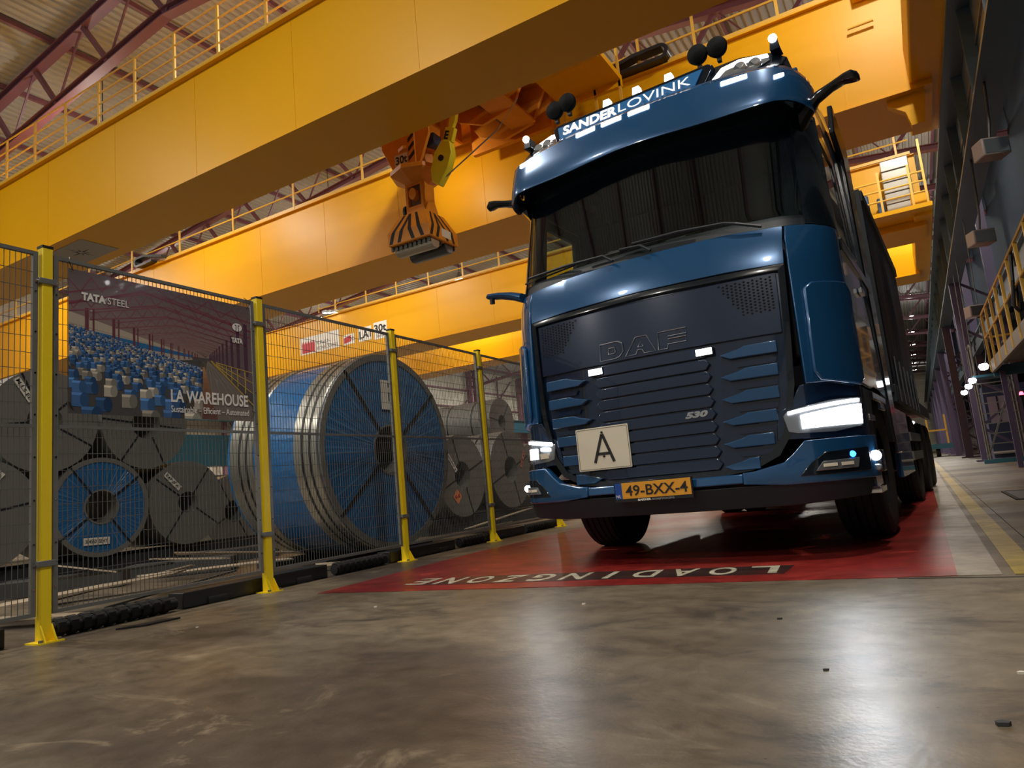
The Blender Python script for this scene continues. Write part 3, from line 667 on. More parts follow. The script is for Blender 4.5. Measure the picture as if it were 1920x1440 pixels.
for k, (ya, yb) in enumerate(((0.2, 2.0), (3.1, 4.5), (5.35, 6.5), (7.35, 8.15))):
    lab = ['black steel sill at the far left foot of the fence', 'black steel sill under the post at the banner edge', 'black steel sill under the large coil panel', 'black steel sill under the panel with dark coils'][k]
    t = thing('floor_sill', lab, 'sill', (dx((ya+yb)/2, -0.16), (ya+yb)/2, 0), FA)
    L_ = yb-ya
    MB().box((-0.08,-L_/2,0),(0.08,L_/2,0.11)).build('beam', BLK, t, bevel=0.006)
    for s in (-1, 1): MB().box((0.08, s*L_*0.3-0.08, 0.0), (0.09, s*L_*0.3+0.08, 0.05)).build('foot_plate', DKF, t)

# ------------------------------------------------------------------ banner
bn = thing('banner', 'printed warehouse banner reading LA WAREHOUSE tied to the fence', 'banner', (FX(3.0)+0.025, 2.985, 0), FA)
BW, BZ0, BZ1 = 0.70, 1.315, 2.235        # half width, bottom, top (local y = -right..left flipped below)
# local frame: image right is +y
BV = vcol_mat()
bm_v, bm_f, bm_c = [], [], []
def bq(pts, col, lay):     # pts in 0..1 coords (u right, v up)
    n = len(bm_v)
    for u, v in pts:
        u = max(0, min(1, u)); v = max(0, min(1, v)); bm_v.append((0.0005 + lay*0.00012, -BW + 2*BW*u, BZ0 + (BZ1-BZ0)*v))
    bm_f.append(list(range(n, n+len(pts)))); bm_c.append(col)
def lerp(a, b, t): return tuple(x+(y-x)*t for x, y in zip(a, b))
VP = (0.70, 0.50)
for k in range(14):    # ceiling fading to the vanishing point
    v0, v1 = 1-k*0.036, 1-(k+1)*0.036; bq([(0,v0),(1,v0),(1,v1),(0,v1)], lerp((0.085,0.065,0.07),(0.20,0.14,0.13),k/14), 0)
bq([(0,0.70),(0.62,0.50),(0.62,0.47),(0,0.34)], (0.30,0.26,0.21), 1)
for k in range(5): bq([(0,0.62-0.07*k),(0.62,0.505-0.007*k),(0.62,0.503-0.007*k),(0,0.615-0.07*k)], (0.20,0.16,0.13), 2)
bq([(0,0.36),(0.66,0.47),(0.72,0.46),(0.62,0),(0,0)], (0.055,0.052,0.05), 1)
bq([(0,0.60),(0.62,0.505),(0.62,0.485),(0,0.53)], (0.02,0.10,0.24), 3)
bq([(0.66,0.47),(0.78,0.45),(1,0.10),(1,0),(0.52,0)], (0.13,0.11,0.09), 1)
bq([(0.72,0.5),(1,0.78),(1,0.25),(0.75,0.47)], (0.10,0.075,0.08), 2)
rb = random.Random(5)
def line(a, b, wd, col, lay):
    d = Vector((b[0]-a[0], b[1]-a[1])); n = Vector((-d.y, d.x)).normalized()*wd
    bq([(a[0]+n.x,a[1]+n.y),(b[0]+n.x,b[1]+n.y),(b[0]-n.x,b[1]-n.y),(a[0]-n.x,a[1]-n.y)], col, lay)
PC = (0.13, 0.035, 0.055)
for k in range(11):   # gabled trusses receding
    s = 0.80**k
    L_, R_, A_ = (VP[0]-0.95*s, VP[1]+0.33*s), (VP[0]+0.55*s, VP[1]+0.36*s), (VP[0]-0.35*s, VP[1]+0.56*s)
    L2, R2, A2 = (VP[0]-0.95*s, VP[1]+0.25*s), (VP[0]+0.55*s, VP[1]+0.28*s), (VP[0]-0.35*s, VP[1]+0.44*s)
    c = lerp(PC, (0.24,0.15,0.14), k/11)
    for a, b in ((L_,A_),(A_,R_),(L2,A2),(A2,R2)): line(a, b, 0.006*s+0.0008, c, 4)
    for j in range(6):
        t0, t1 = j/6, (j+1)/6
        p = lerp(L2, A2, t0); q = lerp(L_, A_, (t0+t1)/2); r = lerp(L2, A2, t1); line(p, q, 0.003*s+0.0005, c, 4); line(q, r, 0.003*s+0.0005, c, 4)
        p = lerp(A2, R2, t0); q = lerp(A_, R_, (t0+t1)/2); r = lerp(A2, R2, t1); line(p, q, 0.003*s+0.0005, c, 4); line(q, r, 0.003*s+0.0005, c, 4)
for k in range(12):   # columns of the left wall and the right side
    s = 0.80**k; x = VP[0]-0.62*s
    line((x, VP[1]+0.24*s), (x, VP[1]-0.16*s), 0.008*s+0.0008, (0.10,0.03,0.04), 4); line((x+0.03*s, VP[1]+0.24*s), (x+0.03*s, VP[1]-0.16*s), 0.004*s+0.0006, (0.10,0.03,0.04), 4)
    x = VP[0]+0.26*s; line((x, VP[1]+0.34*s), (x, VP[1]-0.12*s), 0.012*s+0.001, (0.06,0.03,0.05), 4)
for k in range(30): line((VP[0]-0.9+0.04*k, 1.0), VP, 0.0007, (0.16,0.11,0.10), 3)
# coils: rows receding
for row in range(30):
    d = 1.0/(1+0.25*row); 
    for c_ in range(int(8+row*2.2)):
        sx = 0.098*d*1.15; x = VP[0]-0.02-0.055*d - (c_+0.5*(row%2))*sx*1.12 + rb.uniform(-.35,.35)*sx; y = VP[1]-0.03 - 0.50*d + rb.uniform(-.06,.06)*d*0.5 + c_*0.0045
        if x < -0.03 or y < -0.03: continue
        blue = rb.random() < 0.68; g = rb.uniform(0.55,1.35)
        c1_ = (0.04*g,0.095*g,0.22*g) if blue else (0.26*g,0.24*g,0.20*g); c2_ = (0.022*g,0.055*g,0.13*g) if blue else (0.16*g,0.15*g,0.13*g)
        r = sx*0.42; ln = sx*0.62
        bq([(x-ln,y+r*1.3),(x,y+r*1.3),(x,y-r*1.3),(x-ln,y-r*1.3)], c1_, 5+ (29-row)*0.35)
        bq([(x-ln,y+r*1.2),(x,y+r*1.2),(x,y+r*0.75),(x-ln,y+r*0.75)], tuple(min(1,v*1.9) for v in c1_), 5.15+(29-row)*0.35)
        bq([(x+0.55*r*math.cos(a*PI/5), y+1.4*r*math.sin(a*PI/5)) for a in range(10)], c2_, 5.2+(29-row)*0.35)
# the row of brown coils on the aisle
for k in range(9):
    s = 0.78**k; x = VP[0]-0.02+0.03*s; y = VP[1]-0.03-0.42*s
    bq([(x-0.04*s,y-0.10*s),(x+0.05*s,y-0.10*s),(x+0.05*s,y+0.02*s),(x+0.02*s,y+0.06*s),(x-0.02*s,y+0.06*s),(x-0.04*s,y+0.02*s)], lerp((0.10,0.045,0.03),(0.35,0.18,0.07),k/9), 18-k*0.1)
for k in range(5): line((VP[0]+0.01, VP[1]-0.02), (0.66+0.09*k, 0), 0.002, (0.20,0.17,0.14), 17)
line((VP[0]+0.03, VP[1]-0.02),(1.0,0.14),0.006,(0.30,0.20,0.04),17)
for k in range(8):
    s = 0.8**k; x = VP[0]+0.31*s; line((x, VP[1]-0.10*s),(x, VP[1]-0.33*s),0.004*s,(0.40,0.28,0.05),18)
for k in range(3): line((VP[0]+0.06, VP[1]-0.03-0.01*k),(1.0,0.42-0.09*k),0.003,(0.40,0.28,0.05),18)
me = bpy.data.meshes.new('printed_picture'); me.from_pydata(bm_v, [], bm_f); ca = me.color_attributes.new('Col', 'FLOAT_COLOR', 'CORNER')
li = 0
for p, c in zip(me.polygons, bm_c):
    for _ in p.loop_indices: ca.data[li].color = (*[min(1, v*1.55) for v in c], 1); li += 1
me.materials.append(BV); o = bpy.data.objects.new('printed_picture', me); COL.objects.link(o); o.parent = bn
MB().box((-0.002,-BW,BZ0),(0.0003,BW,BZ1)).build('backing', mat('banner_back', (0.08,0.07,0.07), 0.5), bn)
def bt(s, u, v, size, width=None, bold=0.0): return text('lettering', s, size, WHITE, bn, (0.0042, -BW+2*BW*u, BZ0+(BZ1-BZ0)*v), (0,1,0), (0,0,1), width=width, bold=bold, ext=0.0004)
bt('TATA', 0.055, 0.795, 0.066, 0.155, 0.0035); bt('STEEL', 0.175, 0.795, 0.066, 0.145)
bt('LA WAREHOUSE', 0.49, 0.125, 0.122, 0.66, 0.0028); bt('Sustainable \u2013 Efficient \u2013 Automated', 0.49, 0.045, 0.066, 0.665, 0.0004)
bt('TATA', 0.865, 0.665, 0.052, 0.105, 0.003)
m = MB(); cu_, cv_ = -BW+2*BW*0.905, BZ0+(BZ1-BZ0)*0.80
m.add([(0.0042, cu_+0.046*math.cos(a*PI/16), cv_+0.032*math.sin(a*PI/16)) for a in range(32)], [tuple(range(32))]); m.build('round_logo', WHITE, bn)
m = MB(); DKB = mat('logo_dark', (0.09,0.06,0.08), 0.4)
for pts in ([(-0.03,0.018),(-0.006,0.020),(-0.008,-0.03),(-0.016,-0.03),(-0.014,0.008)], [(0.03,0.018),(0.006,0.020),(0.008,-0.03),(0.016,-0.03),(0.014,0.008)]):
    m.add([(0.0046, cu_+a, cv_+c) for a, c in pts], [tuple(range(5))])
m.build('logo_cut', DKB, bn)
for u in (0.02, 0.98):
    for z in (BZ1-0.01, BZ0+0.02):
        m = MB(); m.tube([(0.0, -BW+2*BW*u, z), (0.01, -BW+2*BW*u-0.03*(1 if u<.5 else -1), z+0.05), (-0.02, -BW+2*BW*u-0.01, z+0.09)], 0.003, 5); m.build('cable_tie', BLK, bn)

# ================================================================== COILS
def coil(label, c, r, ln, bore, end='grey', side='grey', straps=4, rot=0.3, tagkind=None, group='stacked steel coils'):
    t = thing('steel_coil', label, 'steel coil', (c[0], c[1], c[2]-r), 0, group)
    z = r; em = {'grey': COILG, 'blue': WRAPR}[end]; smt = {'grey': COILG, 'blue': WRAP, 'zinc': SILV}[side]
    if end == 'blue':
        rim = 0.055*r/0.6 if r < 0.8 else 0.07
        m = MB(); m.lathe([(bore+0.02,0.0),(r-rim,0.0)], (0,0,0), 'x', 96); m.build('wrapped_end', em, t, loc=(0.002,0,z), fix=True)
        m = MB(); m.lathe([(r-rim,-0.02),(r-rim,0.012),(r,0.012),(r,-0.16)], (0,0,z), 'x', 72); m.build('edge_ring', COILG, t, smooth=True)
        m = MB(); m.lathe([(bore,-ln*0.96),(bore,0.012),(bore+0.02,0.012),(bore+0.02,-0.03)], (0,0,z), 'x', 48); m.build('bore_ring', COILG, t, smooth=True)
    else:
        m = MB(); m.lathe([(bore,-ln+0.01),(bore,0),(r,0)], (0,0,z), 'x', 64); m.build('coil_end', em, t, smooth=True)
    m = MB(); m.lathe([(r-0.001,0),(r,-0.01),(r,-ln),(bore,-ln)], (0,0,z), 'x', 72); m.build('coil_body', smt, t, smooth=True)
    if side == 'blue' and r > 0.9:
        for x0, x1 in ((-0.02,-0.36), (-ln+0.42,-ln+0.04)):
            m = MB(); m.lathe([(r+0.002,x0),(r+0.014,x0-0.01),(r+0.014,x1+0.01),(r+0.002,x1)], (0,0,z), 'x', 72); m.build('edge_protector', SILV, t, smooth=True)
            for xx in (x0-0.10, x0-0.21):
                m = MB(); m.lathe([(r+0.018,xx+0.014),(r+0.018,xx-0.014)], (0,0,z), 'x', 72); m.build('strap', STRAP, t)
    elif end == 'grey':
        for xx in (-ln*0.3, -ln*0.7):
            m = MB(); m.lathe([(r+0.004,xx+0.016),(r+0.004,xx-0.016)], (0,0,z), 'x', 48); m.build('strap', STRAP, t)
    for k in range(straps):
        a = rot + k*2*PI/straps; d = Vector((0, math.cos(a), math.sin(a))); n = Vector((0, -math.sin(a), math.cos(a)))*0.011*(r/0.6)
        p, q = d*bore*0.99, d*r*1.0; zz = Vector((0.016,0,z)) if end == 'blue' else Vector((0.005,0,z))
        m = MB(); m.add([zz+p+n, zz+q+n, zz+q-n, zz+p-n, zz+p+n-Vector((.004,0,0)), zz+q+n-Vector((.004,0,0)), zz+q-n-Vector((.004,0,0)), zz+p-n-Vector((.004,0,0))], [(0,1,2,3),(4,7,6,5),(0,3,7,4),(1,5,6,2),(0,4,5,1),(3,2,6,7)])
        m.build('strap', STRAP, t)
    return t, z
def coil_label(t, z, y, zz, wd, ht, ang, txt=None, m_=None, x=0.02):
    b = MB(); A = Matrix.Rotation(ang, 3, 'X')
    c = Vector((x, y, z+zz)); pts = [c + A @ Vector((0, sy*wd/2, sz*ht/2)) for sy, sz in ((-1,-1),(1,-1),(1,1),(-1,1))]
    b.add(pts + [p - Vector((0.004,0,0)) for p in pts], [(0,1,2,3),(7,6,5,4),(0,4,5,1),(1,5,6,2),(2,6,7,3),(3,7,4,0)]); b.build('paper_label', m_ or LABEL, t)
    if txt: text('label_print', txt, ht*0.72, BLKP, t, c + A @ Vector((0.002, -wd*0.44, -ht*0.25)), A @ Vector((0,1,0)), A @ Vector((0,0,1)), width=wd*0.85, bold=0.001*ht/0.1, ext=0.0005)
big, z = coil('huge coil wrapped in blue film standing behind the third and fourth posts', (-5.2, 6.18, 1.17), 1.10, 1.40, 0.27, 'blue', 'blue', 4, 0.68)
coil_label(big, z, 0.03, 0.63, 0.30, 0.34, 0, None); text('label_print', '\u2160 2', 0.07, BLKP, big, (0.024, 0.0, z+0.72), (0,1,0), (0,0,1), width=0.08)
m = MB(); m.box((0.022,0.0,z+0.56),(0.026,0.08,z+0.66)); m.build('label_box', BLKP, big)
c_, z = coil('small blue wrapped coil on the floor left of the banner\'s middle', (-9.0, 5.05, 0.86), 0.62, 1.2, 0.20, 'blue', 'grey', 4, 0.65)
coil_label(c_, z, -0.07, -0.42, 0.32, 0.09, -0.03, '3E4550  SEHY')
c_, z = coil('grey coil on the floor between the small blue coil and the huge coil', (-9.0, 6.26, 0.84), 0.58, 1.2, 0.15, 'grey', 'grey', 4, 0.95)
coil_label(c_, z, -0.24, 0.30, 0.30, 0.075, -0.78, 'E4F 0 A')
c_, z = coil('grey coil at the floor cut by the left edge of the photo', (-9.0, 3.72, 0.86), 0.62, 1.2, 0.15, 'grey', 'grey', 4, 0.2)
coil_label(c_, z, 0.10, 0.34, 0.34, 0.085, 0.85, 'ZLC PE 8')
c_, z = coil('upper grey coil directly behind the far left post', (-9.0, 4.39, 1.93), 0.62, 1.2, 0.20, 'grey', 'grey', 5, 0.75)
coil_label(c_, z, -0.24, 0.36, 0.32, 0.08, -1.0, 'M LS EE')
c_, z = coil('upper grey coil whose top hides behind the banner', (-9.0, 5.66, 1.93), 0.60, 1.2, 0.20, 'grey', 'grey', 6, 0.95)
coil('bare zinc coil lying on its side behind the huge coil\'s left edge', (-10.9, 8.5, 0.66), 0.66, 1.3, 0.2, 'grey', 'zinc', 4, 0.5)
coil('grey coil far behind, left of the upper grey coils', (-9.0, 2.44, 0.86), 0.62, 1.2, 0.2, 'grey', 'grey', 4, 0.5)
c_, z = coil('dark coil with an orange diamond sticker right of the huge coil', (-6.5, 9.48, 0.89), 0.67, 1.4, 0.22, 'grey', 'grey', 4, 0.35)
coil_label(c_, z, -0.28, 0.20, 0.34, 0.07, -0.9, 'DOAEF 2', x=0.01)
coil_label(c_, z, -0.20, -0.34, 0.17, 0.17, PI/4, None, mat('orange_sticker', (0.75,0.25,0.10), 0.5), x=0.01)
text('sticker_print', '0.8', 0.08, REDP, c_, (0.014,-0.26,z-0.37), (0,1,0.2), (0,-0.2,1), width=0.12)
c_, z = coil('dark coil beside the truck with a label coloured as if red-lit at its right', (-6.5, 11.05, 0.95), 0.70, 1.4, 0.23, 'grey', 'grey', 4, 0.35)
coil_label(c_, z, 0.45, 0.18, 0.34, 0.07, 1.1, 'AE H', mat('red_lit_label', (0.62,0.20,0.16), 0.5), x=0.01)  # red light on this label is put into its paper colour
coil('grey coil lying on top behind the two dark coils', (-8.3, 13.9, 2.15), 0.55, 1.7, 0.16, 'grey', 'grey', 3, 0.9)
coil('grey coil under the upper one behind the dark coils', (-8.6, 12.9, 0.90), 0.62, 1.5, 0.16, 'grey', 'grey', 4, 0.5)
coil('grey coil farthest along the row beside the truck', (-8.0, 14.6, 0.95), 0.66, 1.5, 0.16, 'grey', 'grey', 4, 0.5)
# saddles (black rubber-topped steel beams the coils rest on)
SAD = mat('saddle_black', (0.02,0.022,0.025), 0.6)
for k, (xa, xb, ya, yb, h) in enumerate(((-9.9,-9.75,1.6,8.9,0.24), (-9.25,-9.1,1.6,8.9,0.22), (-7.6,-7.45,8.6,12.1,0.20), (-6.75,-6.6,8.6,12.1,0.22), (-6.45,-6.3,5.3,7.1,0.068), (-5.6,-5.4,5.3,7.1,0.068), (-9.7,-9.5,12.0,15.6,0.28), (-8.7,-8.5,12.0,15.6,0.28))):
    lab = ['rear black saddle beam under the left coils','front black saddle beam under the left coils','rear saddle beam under the two dark coils','front saddle beam under the two dark coils','rear saddle under the huge coil','front saddle under the huge coil','rear saddle beam beside the truck','front saddle beam beside the truck'][k]
    tag(MB().box((xa,ya,0),(xb,yb,h)).build('coil_saddle', SAD), lab, 'saddle')
# steel rack beam glimpsed behind the left coils
tag(MB().box((-16.2,6.5,1.9),(-15.9,16.0,2.7)).build('teal_beam', TEAL), 'teal steel beam behind the coils below the banner', 'beam')
t = thing('storage_rack', 'row of pale ribbed sheet stacks behind the coils below the banner', 'rack', (-17.3, 11, 0))
for k in range(5): MB().box((-0.6,-5.0,0.25+0.32*k),(0.2,5.0,0.45+0.32*k)).build('sheet_stack', SILV, t)
for yy in (-4.6,-2,0.6,3.2): MB().box((0.2,yy,0),(0.32,yy+0.14,1.9)).build('upright', PUR, t)

# scrap boards and cut sheets lying between fence and coils
rs = random.Random(11)
boards = [(-5.25,2.55,0.9,0.16,0.35,0.05),(-5.5,3.0,1.3,0.22,0.9,0.16),(-5.9,3.35,1.2,0.12,0.35,0.24),(-6.1,3.2,0.9,0.10,0.15,0.30),(-6.3,3.75,1.2,0.20,1.2,0.10),(-5.4,3.6,1.1,0.3,1.4,0.06),
          (-5.7,4.3,1.5,0.28,1.45,0.14),(-6.0,4.75,1.3,0.2,1.2,0.22),(-5.2,4.2,0.9,0.18,1.0,0.04),(-6.6,4.6,0.8,0.14,0.5,0.20),(-5.0,1.6,0.8,0.16,0.6,0.05),(-5.6,1.9,1.0,0.2,0.3,0.08),
          (-5.5,8.3,1.6,0.2,1.4,0.08),(-5.8,9.4,1.6,0.25,1.5,0.16),(-5.3,10.0,1.3,0.2,1.5,0.03),(-6.4,2.3,1.0,0.2,0.5,0.2),(-5.0,5.2,0.7,0.12,1.3,0.03)]
BL = ['pale cut board behind the fence just right of the far left post', 'wide pale board behind the lower middle of the banner panel', 'dark sheet below the right half of the small blue coil', 'thin pale board leaning highest under the small blue coil',
      'long pale board pointing back under the grey coil', 'dark wide sheet low behind the banner panel', 'largest pale board, left of the post at the banner edge', 'pale board lying highest between grey coil and huge coil', 'dark sheet at the foot of the post at the banner edge',
      'short pale board behind, between the small blue coil and the grey one', 'pale board behind the fence left of the far left post', 'dark sheet left of the far left post', 'long pale board on the floor under the coil with the diamond sticker', 'wide pale board below both dark coils',
      'dark sheet on the floor below the second dark coil', 'pale board below the grey coil cut by the left edge', 'short pale strip close behind the fence under the huge coil']
for k, (x, y, L_, W_, a, zz) in enumerate(boards):
    t = MB(); A = Euler((rs.uniform(-.24,.24), rs.uniform(-.12,.12), a)).to_matrix()
    n = 5; poly = [(-L_/2,-W_/2),(L_/2-rs.uniform(0,.15),-W_/2+rs.uniform(-.02,.03)),(L_/2,W_/4),(L_/4,W_/2),(-L_/2+rs.uniform(0,.1),W_/2)]
    t.prism(poly, lambda p, q, d: tuple(Vector((x, y, zz)) + A @ Vector((p, q, d))), 0.012)
    dark = k % 3 == 2
    tag(t.build('scrap_board', DKF if dark else WOOD), BL[k], 'scrap', 'scrap boards behind the fence')
for k, (x, y, a) in enumerate(((-7.9,2.4,0.3),(-7.6,3.9,0.8),(-7.3,5.0,0.7),(-5.9,1.1,0.2),(-8.2,6.4,0.9),(-5.4,11.6,1.3))):
    m = MB(); A = Euler((0,0,a)).to_matrix(); m.obox((x,y,0.08), (1.1,0.35,0.16), A)
    tag(m.build('dunnage_block', DKF, bevel=0.01), ['black dunnage block on the floor below the left cut grey coil','black dunnage block in front of the small blue coil','black dunnage block in front of the grey coil right of the blue one','black dunnage block behind the fence at the left photo edge','black dunnage block left of the huge coil','black dunnage block below the second dark coil'][k], 'block', 'dunnage blocks')
tag(MB().prism([(0,0),(0.28,0.03),(0.34,0.10),(0.12,0.09)], lambda a, c, t: (-4.28+c*1.2, 2.48+a, 0.001+t), 0.01).build('rubber_scrap', BLK), 'small flat black scrap on the floor in front of the banner panel', 'scrap')
for k, (x, y, s) in enumerate(((0.05,1.92,0.018),(0.13,2.35,0.012),(-0.35,2.3,0.01),(-1.6,3.3,0.012),(-0.6,3.0,0.012),(-2.9,3.2,0.012),(-0.1,1.6,0.010),(-3.7,2.6,0.01))):
    m = MB(); m.prism([(0,0),(1.2,0.2),(1.5,0.9),(0.6,1.3),(-0.2,0.7)], lambda a, c, t: (x+a*s, y+c*s, 0.0+t), s*0.5)
    tag(m.build('floor_crumb', DKF if k % 2 == 0 else LABEL), ['dark crumb nearest the lower right corner of the photo','pale crumb right of the darker one near the lower right','dark crumb in the bright floor reflection','pale crumb left of the bright floor reflection','dark crumb just in front of the lettering, left part','pale crumb in front of the right end of the lettering','dark crumb closest to the camera','pale crumb near the tip of the red zone'][k], 'debris', 'crumbs on the floor')

# ================================================================== RIGHT SIDE
t = thing('access_walkway', 'yellow-railed access walkway at the right edge of the photo', 'walkway', (1.7, 0, 0))
WZ = 2.40
for k in range(14):
    MB().box((0.05, 9.0+0.75*k, WZ-0.03), (1.1, 9.0+0.75*k+0.7, WZ)).build('grating', STEELG, t)
for xx in (0.0, 1.1): MB().box((xx-0.03, 8.9, WZ-0.2), (xx+0.03, 19.5, WZ+0.06)).build('stringer', mat('walk_steel', (0.25,0.22,0.18), 0.45), t)
MB().box((0.0, 19.4, WZ-0.3), (1.3, 19.5, WZ-0.05)).build('end_beam', TEAL, t)
ps = [19.4 - 1.12*k for k in range(10)]
for y in ps: MB().box((-0.05, y-0.03, WZ-0.18), (-0.0, y+0.03, WZ+1.15)).build('rail_post', YELD, t)
for hz, rr_ in ((1.17, 0.026), (0.62, 0.02)): MB().tube([(-0.03, 8.9, WZ+hz), (-0.03, 19.4, WZ+hz)], rr_, 6).build('hand_rail', YELD, t)
MB().tube([(-0.03, 19.4, WZ+0.62), (1.1, 19.4, WZ+0.62)], 0.025, 6).build('hand_rail', YELD, t)
MB().tube([(-0.03, 19.4, WZ+0.1), (1.1, 19.4, WZ+0.1)], 0.025, 6).build('hand_rail', YELD, t)
for y in (19.3, 9.2): 
    for xx in (0.15, 1.1): MB().box((xx-0.05, y-0.05, 0), (xx+0.05, y+0.05, WZ-0.2)).build('leg', DKP, t)
m = MB(); m.tube([(0,13.4,3.6),(-0.06,13.3,3.1),(-0.10,13.35,2.7),(-0.02,13.5,2.62),(0.02,13.7,3.1)], 0.03, 6); m.build('hanging_cable', BLK, t)
for k, (y, z) in enumerate(((19.75, 3.58), (16.0, 4.4), (12.6, 4.9))):
    lab = ['orange-lit camera box on the end of the walkway railing', 'grey floodlight hanging above the middle of the walkway', 'grey floodlight hanging above the near end of the walkway'][k]
    q = thing('flood_light', lab, 'floodlight', (1.62, y, z), 0.4)
    MB().box((-0.2,-0.15,0),(0.2,0.15,0.28)).build('housing', mat('lamp_box', (0.33,0.27,0.25), 0.4), q, bevel=0.02)
    MB().box((-0.17,-0.158,0.03),(0.17,-0.15,0.25)).build('glass', LENS, q)
    if k: MB().tube([(0,0,0.28),(0.05,0,0.6),(0.1,0,6.15-z)], 0.02, 6).build('hanger', BLK, q)
    else: MB().tube([(0,0,0.0),(0.05,-0.3,-0.1),(0.08,-0.5,-0.02)], 0.02, 6).build('bracket', BLK, q)
# steel service stand with hoop rails
q = thing('service_stand', 'tall tubular steel service stand with hoop rails below the walkway', 'stand', (1.72, 25.0, 0))
m = MB()
for xx in (0.0, 0.9):
    for yy in (0.1, 0.9): MB().tube([(xx,yy,0),(xx,yy,2.6)], 0.03, 6).build('leg', STEELG, q)
for xx in (0.0, 0.9): MB().tube([(xx,0,2.6),(xx,0.05,3.5),(xx,0.3,3.6),(xx,0.8,3.6),(xx,1.0,3.5),(xx,1,2.6)], 0.03, 6).build('hoop', STEELG, q)
for j in range(8): MB().box((0,-0.02,0.3*j+0.25),(0.9,0.02,0.3*j+0.28)).build('rung', STEELG, q)
MB().bar((0,0.5,0.2),(0.9,0.5,2.4),0.05,0.05,up=(0,1,0)).build('brace', STEELG, q); MB().box((-0.1,-0.1,2.55),(1.0,1.1,2.62)).build('top_deck', TEAL, q)
MB().box((-0.2,-0.3,0.0),(1.2,-0.2,0.12)).build('foot', TEAL, q)
q = thing('machine_cabinet', 'dark blue equipment cabinet with a window right of the service stand', 'cabinet', (3.1, 32.5, 0))
MB().box((-0.8,-0.8,0),(2.4,2.5,2.7)).build('body', mat('blue_cabinet', (0.03,0.045,0.11), 0.5), q)
MB().box((-0.7,-0.82,1.3),(0.3,-0.8,2.3)).build('window', mat('window_pale', (0.30,0.26,0.36), 0.2), q)
for xx in (-0.4, 0.0): MB().box((xx-0.02,-0.84,1.3),(xx+0.02,-0.82,2.3)).build('window_bar', BLK, q)
MB().box((-0.8,-0.9,0.15),(2.4,-0.8,0.25)).build('white_strip', PIPE, q)
q = thing('beacon', 'small red signal light at the right edge of the photo', 'beacon', (2.9, 26.4, 2.0))
MB().lathe([(0.001,0.07),(0.04,0.06),(0.06,0.0),(0.06,-0.04)], (0,0,0), 'z', 14).build('lens', LEDR, q); MB().box((-0.07,-0.07,-0.1),(0.07,0.07,-0.04)).build('base', BLK, q)
MB().box((-0.03,-0.03,-2.0),(0.03,0.03,-0.1)).build('pole', BLK, q)
for k, (x, y, z) in enumerate(((1.6,24.6,2.47),(1.6,26.6,2.45),(1.6,29.3,2.44),(1.6,20.3,2.45))):
    lab = ['white pendant lamp nearest of the row of three left of the service stand','middle white pendant lamp of the row of three left of the service stand','farthest white pendant lamp of the row left of the service stand','white pendant lamp just below the end of the walkway'][k]
    q = thing('wall_lamp', lab, 'lamp', (x, y, z)); MB().lathe([(0.001,-0.1),(0.08,-0.08),(0.11,0.0),(0.08,0.06)], (0,0,0), 'z', 14).build('globe', LED, q, smooth=True)
    MB().tube([(0,0,0.05),(0.06,0,0.12),(0.1,0,0.3),(0.16,0,6.15-z)], 0.012, 6).build('arm', STEELG, q)
# far end equipment
q = thing('transfer_car', 'low transfer car with posts standing far behind the truck', 'transfer car', (-0.5, 53, 0))
MB().box((-1.2,-2,0.5),(2.2,2,0.8)).build('deck', TEAL, q)
for xx in (-1.0, 0.0, 1.0, 2.0): MB().box((xx-0.05,-2,0.8),(xx+0.05,-1.9,2.6)).build('post', YELD, q)
for xx in (-0.6, 1.4):
    for yy in (-1.4, 1.4): MB().lathe([(0.001,-0.1),(0.3,-0.1),(0.3,0.1),(0.001,0.1)], (xx,yy,0.3), 'x', 18).build('wheel', BLK, q)
MB().box((-1.0,-2.05,1.6),(2.0,-2.0,1.7)).build('cross_bar', YELD, q)
q = thing('traffic_lamp', 'small white lamp on a post between truck and far equipment', 'lamp', (-0.15, 33, 0))
MB().box((-0.03,-0.03,0),(0.03,0.03,1.65)).build('pole', BLK, q); MB().lathe([(0.001,-0.05),(0.07,-0.04),(0.07,0.04),(0.001,0.05)], (0,-0.05,1.7), 'y', 14).build('lens', LED, q)

# ================================================================== TRUCK
# local frame: x across (right of the picture +), y backwards from the front plane, z up
TY = math.radians(-2.957)
truck = thing('truck', 'dark blue cab-over truck with lit headlamps and a name board on its roof', 'truck', (-1.553, 4.637, 0), TY)
PROF = [(0.30,0.06),(0.36,0.03),(0.50,-0.02),(0.62,0.0),(1.2,0.0),(1.87,0.03),(2.05,0.06),(2.18,0.12),(2.30,0.16),(3.05,0.33),(3.45,0.40),(3.62,0.48),(3.74,0.66),(3.82,1.0)]
def pf(z):
    if z <= PROF[0][0]: return PROF[0][1]
    for (a, va), (b, vb) in zip(PROF, PROF[1:]):
        if z <= b: return va + (vb-va)*(z-a)/(b-a)
    return PROF[-1][1]
def hwid(z): return 1.25 if z < 2.2 else 1.25 - 0.07*(z-2.2)/1.2
def bow(u, z=1.0):
    a = min(abs(u)*1.25/hwid(z), 1.2497); b = 0.10*a*a
    if a > 0.93: t = min((a-0.93)/0.32, 0.9995); b += 0.38*(1-math.sqrt(1-t*t))
    return b
def V(u, z): return pf(z) + bow(u, z)
